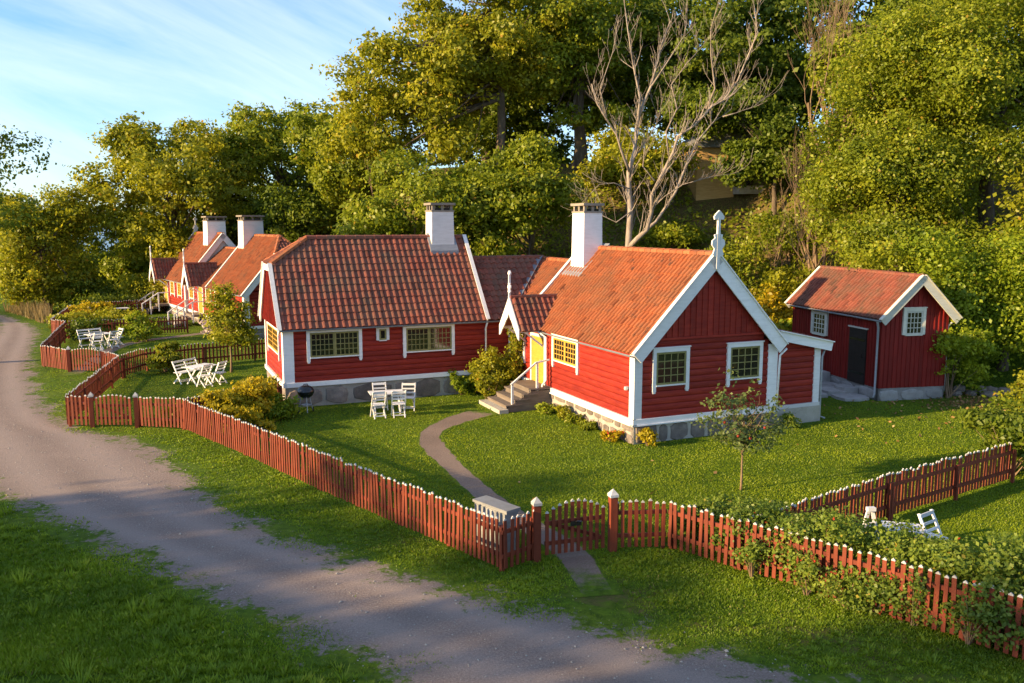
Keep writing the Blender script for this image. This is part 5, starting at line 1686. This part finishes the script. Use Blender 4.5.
# ------------------------------------------------------------------ garden plants
apple = tree('apple_tree', 'young apple tree with red apples on the lawn before the gabled cottage', 5.48, 19.67,
             [(-.3, 0, 1.5, .55, .5, .30), (.4, .1, 1.42, .60, .5, .28), (-.05, .1, 1.95, .36, .35, .42), (-.62, -.1, 2.05, .22, .2, .42), (-.35, 0, 2.6, .12, .12, .45), (.62, 0, 1.95, .2, .2, .4), (.1, -.3, 1.25, .55, .4, .22), (-.85, 0, 1.7, .25, .2, .2), (.2, 0, 2.4, .14, .14, .3), (.85, .1, 1.5, .2, .2, .25)],
             'leaf_apple', 1900, .075, .032, 1.9, 90, limbs=60, per=7, clus_r=.17, z=0, bark_='twig_bark', zmin=.95)
g = np.random.default_rng(4)
am = MB().lathe([(.0, -.032), (.026, -.026), (.036, 0), (.028, .027), (.006, .024)], 8).mesh('apple', 'hip_red', smooth=True)
for dx, dy, z in ((-.25, -.5, 1.45), (.05, -.45, 1.38), (.3, -.3, 1.25), (-.5, -.2, 1.7), (.42, -.3, 1.6)):
    place('apple', am, apple, loc=(dx, dy, z))
tree('young_tree', 'young slender leafy tree on the lawn beside the white bench', -12.05, 36.0,
     [(0, 0, 2.0, .95, .85, .75), (-.35, 0, 2.8, .7, .7, .55), (.45, 0, 1.6, .7, .6, .5), (-.2, 0, 3.4, .45, .4, .45), (.35, 0, 2.6, .6, .5, .5)], 'leaf_oak_gold', 6500, .10, .055, 2.6, 91, limbs=26, per=22, clus_r=.26, z=0, bark_='twig_bark', zmin=.7)
RG = 'rose bushes along the right fence'
RS_ = [(4.55, 15.25, .62, .95, 'rose bush at the left end of the hedge behind the picket fence'), (5.1, 14.85, .65, 1.05, 'rose bush second from the left behind the picket fence'), (5.6, 14.2, .72, 1.2, 'rose bush in the left half of the hedge'),
       (6.2, 13.65, .75, 1.15, 'rose bush in the middle of the hedge before the white folded chair'), (6.75, 13.1, .75, 1.1, 'rose bush in the middle of the hedge before the white table'), (7.25, 12.6, .75, 1.12, 'rose bush right of the middle of the hedge'),
       (7.75, 12.15, .78, 1.25, 'rose bush in the right half of the hedge'), (8.25, 11.6, .74, 1.2, 'rose bush at the right edge of the picture'), (3.9, 16.35, .55, .75, 'low green bush behind the fence bend'), (4.7, 16.3, .75, .8, 'low green bush behind the left end of the rose hedge'), (8.75, 13.5, .7, 1.0, 'rose bush behind the right half of the hedge')]
for i, (x, y, r, h, lb) in enumerate(RS_):
    shrub(lb, x, y, r * 1.08, h * (1.06 if 6 < x < 7.1 else 1.22), 'leaf_rose', 7000, .058, 200 + i, RG, name='rose_bush', per=16, clus_r=.17, extra=('rose_hips', 'hip_red', 9, .045) if h > .9 else None)
for i, (x, y, r, h, lb) in enumerate([(4.30, 14.55, .24, .8, 'rose shoot pushing through the pickets near the fence bend'), (5.05, 13.85, .34, .8, 'rose shoot spilling over the pickets left of the middle'), (5.55, 13.35, .36, .75, 'rose shoot in front of the pickets at the middle'), (6.9, 12.1, .30, .95, 'rose shoot hanging over the pickets at the right'), (5.9, 13.15, .3, .5, 'low rose shoot at the foot of the pickets'), (6.35, 12.75, .3, .9, 'rose shoot hanging over the pickets right of the middle')]):
    shrub(lb, x, y, r, h, 'leaf_rose', 1100, .052, 220 + i, 'rose shoots through the right fence', name='rose_shoot', cat='rose', per=12, clus_r=.12, extra=('rose_hips', 'hip_red', 3, .045))
HG = 'bushes by the cottage walls'
x, y = HW(-1.05, 8.5); shrub('leafy green bush at the right end of the stone plinth', x - 1.0, y - .15, .55, .95, 'leaf_green', 2600, .11, 300, HG)
x, y = HW(-1.0, 8.05); shrub('tall feathery yellow-green bush beside the wooden steps', x, y, .85, 1.75, 'leaf_oak_gold', 6500, .085, 301, HG, per=30)
x, y = HW(-1.5, 7.35); shrub('low yellow-green bush left of the wooden steps', x - .1, y - .1, .5, .9, 'leaf_oak_gold', 2200, .085, 302, HG)
# climbing plant on the wing by the porch
vx, vy = HW(-.28, 7.75)
cv = empty('climbing_plant', (vx, vy, 0), YAW, 'green climber on the wall left of the yellow door', 'climber')
cc, me_ = crown_mesh([(0, .0, .9, .3, .42, .7), (0, .1, 1.7, .22, .35, .7), (.05, .3, 2.3, .2, .3, .35), (0, -.2, 2.2, .16, .2, .4)], 2000, .09, 'leaf_oak_gold', 310, .14, 14, .2)
place('foliage', me_, cv)
MB().tube([(0, 0, -.05), (.1, .05, .9), (.12, 0, 1.6), (.12, .15, 2.4)], [.03, .025, .02, .01], 6).build('stem', 'twig_bark', cv)
FG = 'plants along the foot of the gabled cottage'
for i, (t, s, r, h, mt, ex, lb) in enumerate([(-.55, 4.75, .42, .32, 'leaf_green', None, 'low green leafy plants beside the steps of the gabled cottage'), (-.38, 3.7, .3, .4, 'leaf_oak_gold', None, 'small yellowish plant under the yellow window'),
                                             (-.35, 2.9, .3, .3, 'leaf_oak', None, 'small green plant midway along the sunlit plinth'), (-.32, 2.1, .28, .28, 'leaf_oak', None, 'smaller green plant nearer the corner of the sunlit plinth'),
                                             (-.42, .55, .34, .38, 'leaf_yellow', ('blossoms', 'hip_red', 26, .05), 'yellow plant with red flowers at the corner of the plinth'), (.25, -.32, .24, .55, 'leaf_yellow', None, 'upright yellow plant at the shaded front corner'),
                                             (5.6, -.15, .3, .4, 'leaf_rose', None, 'small green plant where the lean-to meets the gable')]):
    x, y = HW(t, s)
    shrub(lb, x, y, r, h, mt, 620, .075, 320 + i, FG, name='garden_plant', cat='plant', per=12, clus_r=.1, extra=ex)
YG = 'bushes by the fence corner'
for i, (x, y, r, h, mt, n, lb) in enumerate([(-9.1, 26.0, .8, 1.15, 'leaf_yellow', 3600, 'yellow bush inside the fence corner, left one'), (-8.45, 26.6, .9, 1.35, 'leaf_yellow', 4200, 'yellow bush inside the fence corner, middle one'), (-7.85, 27.3, .75, 1.05, 'leaf_green', 4200, 'green bush beside the kettle grill'),
                                             (-8.2, 25.2, .75, .95, 'leaf_yellow', 3200, 'low green-yellow bush close behind the long fence'), (-8.35, 29.9, .6, .95, 'leaf_oak_gold', 2600, 'green bush at the left wall of the long cottage'), (-9.9, 27.0, .6, .7, 'leaf_yellow', 1800, 'low yellow perennials by the short fence'),
                                             (-8.6, 31.6, .6, .9, 'leaf_oak_gold', 2200, 'green bush behind the corner of the long cottage'), (-10.9, 26.6, .4, .55, 'leaf_yellow', 900, 'small yellow perennials behind the sunlit fence')]):
    shrub(lb, x, y, r, h, mt, n, .095, 340 + i, YG)
OG = 'bushes in the far gardens'
for i, (x, y, r, h, mt, lb) in enumerate([(-14.9, 36.0, .7, 1.2, 'leaf_oak_gold', 'yellow-green bush at the corner of the dark fence'), (-20.4, 46.0, .95, 1.35, 'leaf_green', 'round dark green bush behind the white chairs of the second garden'), (-23.2, 46.0, .9, 1.4, 'leaf_dark', 'dark green bush at the road fence of the second garden'),
                                          (-26.4, 50.6, 1.4, .95, 'leaf_oak_gold', 'yellow-green bush behind the farthest road fence'), (-25.0, 53.2, 1.5, 1.0, 'leaf_oak_gold', 'wide yellow-green bush in the farthest garden'), (-22.9, 51.0, 1.1, .75, 'leaf_oak', 'low green bush in the farthest garden'),
                                          (-27.6, 55.6, 1.2, 1.3, 'leaf_yellow', 'yellow bush at the farthest end of the road fence'), (-24.4, 62.2, 2.2, 3.0, 'leaf_oak_gold', 'tall yellow-green shrub left of the farthest cottage'), (-27.0, 63.6, 2.4, 2.6, 'leaf_oak_gold', 'shrub behind the low sunlit fence'), (-22.2, 60.8, 1.5, 2.2, 'leaf_yellow', 'yellow shrub beside the steps of the farthest cottage'),
                                          (-15.9, 46.6, .7, .9, 'leaf_oak_gold', 'bush at the front corner of the nearer far cottage'), (-17.0, 48.6, .9, 1.0, 'flower', 'pale flowering bush before the nearer far cottage'), (-29.0, 60.0, 2.2, 1.4, 'leaf_dark', 'dark shrub at the end of the far gardens'), (-31.5, 63.0, 2.4, 2.4, 'leaf_dark', 'dark undergrowth shrub beneath the road bend trees')]):
    shrub(lb, x, y, r, h, mt, int(2600 * max(1, r)), .12 if r < 1.2 else .15, 370 + i, OG)
EG = 'bushes at the right end of the lawn'
for i, (x, y, r, h, mt, lb) in enumerate([(12.6, 20.9, .95, 1.7, 'leaf_dark', 'dark green bush at the end of the dividing fence'), (13.6, 21.8, 1.1, 1.9, 'leaf_dark', 'dark green bush at the right edge behind the dividing fence'), (16.2, 25.6, 1.0, 1.7, 'leaf_oak_gold', 'yellow-green bush at the right edge of the sunlit lawn'), (16.0, 30.6, 1.15, 2.7, 'leaf_green', 'green bush against the gable of the shed')]):
    shrub(lb, x, y, r, h, mt, 4600, .10, 400 + i, EG)

# ------------------------------------------------------------------ grass, reeds and fallen leaves
GARDEN = [K, B_, (-13.95, 26.05), (-16.12, 34.48), (-20.95, 37.4), (-24.78, 46.9), (-29.4, 56.5), (-20, 66), (0, 42), (30, 32), (30, 10), (8.6, 10.2), (6.15, 12.9), (4.1, 14.9), (3.02, 15.92), (1.9, 15.85), (.5, 15.4)]
n = 620000
v = RNG.uniform(.085, .56, n)                      # closer ground gets more blades
py = 6.3 / v
px = py * RNG.uniform(-.68, .68, n)
pi_ = in_poly(px, py, GARDEN)
ri = strip_inside(px, py, RL, RR)
wig = .45 * np.sin(px * 2.1 + 1.7 * np.sin(py * 1.3)) + .35 * np.sin(py * 3.7 + px * 1.1) + RNG.normal(0, .35, n)
keep = (ri + wig * .8 < -.12)
pin = strip_inside(px, py, PL, PR)
fin = strip_inside(px, py, FPL, FPR)
keep &= ~((fin > -.05) & (py > 35) & (py < 50.5))
keep &= ~((pin > .0 + RNG.normal(0, .05, n) + np.clip((15.2 - py) * .2, 0, 1)) & (py > 13.2) & (py < 28.4))
hxx = (px - OX) * ca + (py - OY) * sa
hyy = -(px - OX) * sa + (py - OY) * ca
keep &= ~((hxx > -.1) & (hxx < 7.3) & (hyy > -.1) & (hyy < 13.5))
keep &= ~((hxx > -8.5) & (hxx < 0.1) & (hyy > 8.9) & (hyy < 13.6))
keep &= ~((hxx > -2.05) & (hxx < 0.1) & (hyy > 5.2) & (hyy < 7.0))
px, py, pi_, ri = px[keep], py[keep], pi_[keep], ri[keep]
n = len(px)
patch = .5 + .5 * np.sin(px * .9 + 2 * np.sin(py * .7)) * np.sin(py * 1.1 + 1.5 * np.sin(px * .8))
rough = ~pi_
# bare, trodden ground in front of the gate and along the right verge
bare = (np.exp(-((px - 1.5) ** 2 / .5 + (py - 13.9) ** 2 / 1.6)) + .85 * np.exp(-((px - 4.6 + (py - 12.3) * .8) ** 2 / 6 + (py - 12.2) ** 2 / .9)) * (patch > .35)) > RNG.uniform(.15, .9, n)
ok = ~(rough & bare) & (pi_ | (ri < -1.6) | (RNG.random(n) < .55))
px, py, pi_, ri, patch, rough = px[ok], py[ok], pi_[ok], ri[ok], patch[ok], rough[ok]
n = len(px)
pz = hill(px, py)
far = np.clip(py / 15, .8, 1.5)
left = rough & (px < -2) & (ri < -.3) & (px < (py - 11.5) * -.9 + .5)
h = np.where(pi_, RNG.uniform(.018, .038, n), RNG.uniform(.02, .045, n) * (.7 + .6 * patch))
h = np.where(left, RNG.uniform(.03, .07, n) * (.6 + .9 * patch), h)
w = np.where(pi_, .010, .013) * far * RNG.uniform(.7, 1.4, n)
a = RNG.uniform(0, 2 * PI, n)
lx_, ly_ = np.cos(a) * w, np.sin(a) * w
b = RNG.uniform(0, 2 * PI, n)
lean_ = h * RNG.uniform(.2, .9, n)
base = np.stack([px, py, pz], 1)
tri = np.stack([base + np.stack([lx_, ly_, np.zeros(n)], 1), base - np.stack([lx_, ly_, np.zeros(n)], 1), base + np.stack([np.cos(b) * lean_, np.sin(b) * lean_, h], 1)], 1)
rn = np.clip(RNG.beta(2, 2, n) * .75 + .25 * (patch - .5), 0, .93)
rn[RNG.random(n) < np.where(pi_, .003, .02)] = 1.0
lawn, rou = pi_, ~pi_
tag(place('lawn_grass', quads_mesh('lawn_grass', tri[lawn], 'blade', rn[lawn])), 'short green lawn grass in the cottage gardens', 'grass', kind='stuff')
tag(place('verge_grass', quads_mesh('verge_grass', tri[rou], 'blade_rough', rn[rou])), 'rough green grass along both sides of the gravel road', 'grass', kind='stuff')
# tussocks of longer grass left of the road
nt_ = 15000
tx_ = RNG.uniform(-16, 0, nt_)
ty_ = RNG.uniform(9, 24, nt_)
ok = (strip_inside(tx_, ty_, RL, RR) < RNG.normal(-.45, .2, nt_)) & (tx_ < (ty_ - 11.5) * -.9 + .5)
tv = RNG.uniform(0, 1, 2600)
wv = RNG.uniform(.05, 2.0, 2600)
fx = np.interp(tv, [0, .5, .62, 1], [-10.1, -.2, 2.9, 7.4])
fy = np.interp(tv, [0, .5, .62, 1], [25.6, 14.8, 15.7, 11.4])
tx_ = np.concatenate([tx_, fx - .68 * wv])
ty_ = np.concatenate([ty_, fy - .73 * wv])
ok = np.concatenate([ok, (strip_inside(fx - .68 * wv, fy - .73 * wv, RL, RR) < -.3) & (strip_inside(fx - .68 * wv, fy - .73 * wv, PL, PR) < -.1) & (RNG.random(2600) < .6)])
tx_, ty_ = tx_[ok], ty_[ok]
nt_ = len(tx_)
pt = .5 + .5 * np.sin(tx_ * 1.7 + 2 * np.sin(ty_ * 1.1)) * np.sin(ty_ * 1.9 + 1.5 * np.sin(tx_ * 1.3))
per = 22
lowv = np.where(tx_ < (ty_ - 11.5) * -.9 + .5, 1.0, .5)
hh = (lowv * (RNG.gamma(2.4, .017, nt_) * (.6 + 1.0 * pt) + .018))[:, None] * RNG.uniform(.6, 1.2, (nt_, per))
a = RNG.uniform(0, 2 * PI, (nt_, per))
rr_ = np.abs(RNG.normal(0, .055, (nt_, per)))
b0 = np.stack([tx_[:, None] + np.cos(a) * rr_, ty_[:, None] + np.sin(a) * rr_, np.zeros((nt_, per))], -1)
tp = b0 + np.stack([np.cos(a) * hh * .7, np.sin(a) * hh * .7, hh], -1)
sv = np.stack([-np.sin(a) * .013, np.cos(a) * .013, np.zeros((nt_, per))], -1)
q = np.stack([b0 - sv, b0 + sv, tp], 2).reshape(-1, 3, 3)
tr_ = np.clip(np.repeat((RNG.beta(2, 2, nt_) * .9)[:, None], per, 1).reshape(-1) + RNG.normal(0, .08, nt_ * per), 0, .93)
tag(place('grass_tussocks', quads_mesh('grass_tussocks', q, 'blade_rough', tr_)), 'tussocks of longer grass left of the gravel road', 'grass', kind='stuff')
# undergrowth on the wooded slope
n = 26000
px = RNG.uniform(-8, 24, n)
py = RNG.uniform(36, 56, n)
pz = hill(px, py)
ok = (pz > .25) & ~((px > 10.8) & (px < 16) & (py > 51))
p = np.stack([px[ok], py[ok], pz[ok] + np.abs(RNG.normal(0, .22, ok.sum()))], 1)
ptc = np.sin(p[:, 0] * .8 + 1.3 * np.sin(p[:, 1] * .6)) * np.sin(p[:, 1] * .9)
tag(place('undergrowth', quads_mesh('undergrowth', leaf_quads(p, np.full(len(p), .2), .3), 'leaf_oak', np.clip(RNG.random(len(p)) * .6 + .2 * ptc + .1, 0, .93))), 'green undergrowth covering the wooded slope', 'undergrowth', kind='stuff')
# weeds: broad leaves in the rough grass at the lower left
n = 26000
px = RNG.uniform(-14, 0, n)
py = RNG.uniform(9, 22, n)
ri = strip_inside(px, py, RL, RR)
patch = np.sin(px * 1.3 + 1.2 * np.sin(py * 1.7)) * np.sin(py * 1.5 + np.sin(px * 1.1))
ok = (ri < -.5) & (px < (py - 11.5) * -.9 + .5) & (patch > RNG.uniform(-.3, .9, n))
p = np.stack([px[ok], py[ok], RNG.uniform(.02, .075, ok.sum())], 1)
tag(place('meadow_weeds', quads_mesh('meadow_weeds', leaf_quads(p, np.full(len(p), .05), .8), 'leaf_green', RNG.random(len(p)) * .8)), 'broad-leaved weeds in the rough grass at the lower left', 'weeds', kind='stuff')
# tall dry grass by the bend of the road
n = 9000
px = RNG.uniform(-43, -27, n)
py = RNG.uniform(54, 62, n)
ok = strip_inside(px, py, RL, RR) < -.6
ok &= (px + .55 * (py - 54) < -29.5)
px, py = px[ok], py[ok]
n = len(px)
h = RNG.uniform(.4, 1.2, n)
a = RNG.uniform(0, 2 * PI, n)
w = .03
base = np.stack([px, py, np.zeros(n)], 1)
sidev = np.stack([np.cos(a) * w, np.sin(a) * w, np.zeros(n)], 1)
tip = base + np.stack([RNG.normal(0, .2, n), RNG.normal(0, .2, n), h], 1)
tag(place('dry_grass', quads_mesh('dry_grass', np.stack([base - sidev, base + sidev, tip], 1), 'reed', RNG.random(n) * .9)), 'tall dry straw-coloured grass by the bend of the road', 'grass', kind='stuff')
# fallen leaves
n = 150
px = np.concatenate([RNG.normal(14.5, 2.6, n), RNG.uniform(-3, 12, 40), RNG.normal(17.5, 2.0, 500)])
py = np.concatenate([RNG.normal(27.4, 1.5, n), RNG.uniform(18, 27, 40), RNG.normal(29.8, .8, 500)])
ok = ~((-(px - OX) * sa + (py - OY) * ca > -.4) & ((px - OX) * ca + (py - OY) * sa < 8)) & (py > 16)
p = np.stack([px[ok], py[ok], hill(px[ok], py[ok]) + .045], 1)
tag(place('fallen_leaves', quads_mesh('fallen_leaves', leaf_quads(p, np.full(len(p), .10), 1.6), 'leaf_litter', RNG.random(len(p)) * .9)), 'brown fallen leaves on the sunlit lawn before the shed', 'leaves', kind='stuff')

# loose pebbles on the road
n = 15000
px = RNG.uniform(-18, 6, n)
py = RNG.uniform(10, 34, n)
ri = strip_inside(px, py, RL, RR)
ok = ri > RNG.normal(-.1, .35, n)
px, py = px[ok], py[ok]
n = len(px)
r = RNG.gamma(2.0, .0036, n) + .006
th = RNG.uniform(0, 2 * PI, n)
c = np.stack([px, py, r * .35], 1)
ex = np.stack([np.cos(th), np.sin(th), np.zeros(n)], 1) * r[:, None]
ey = np.stack([-np.sin(th), np.cos(th), np.zeros(n)], 1) * (r * RNG.uniform(.6, 1, n))[:, None]
up = np.zeros((n, 3))
up[:, 2] = r * .7
tris = []
ring = [ex, ey, -ex, -ey]
for i in range(4):
    tris.append(np.stack([c + ring[i], c + ring[(i + 1) % 4], c + up], 1))
q = np.concatenate(tris)
tag(place('road_pebbles', quads_mesh('road_pebbles', q, 'mortar', np.tile(RNG.random(n), 4))), 'loose pebbles scattered over the gravel road', 'pebbles', kind='stuff')
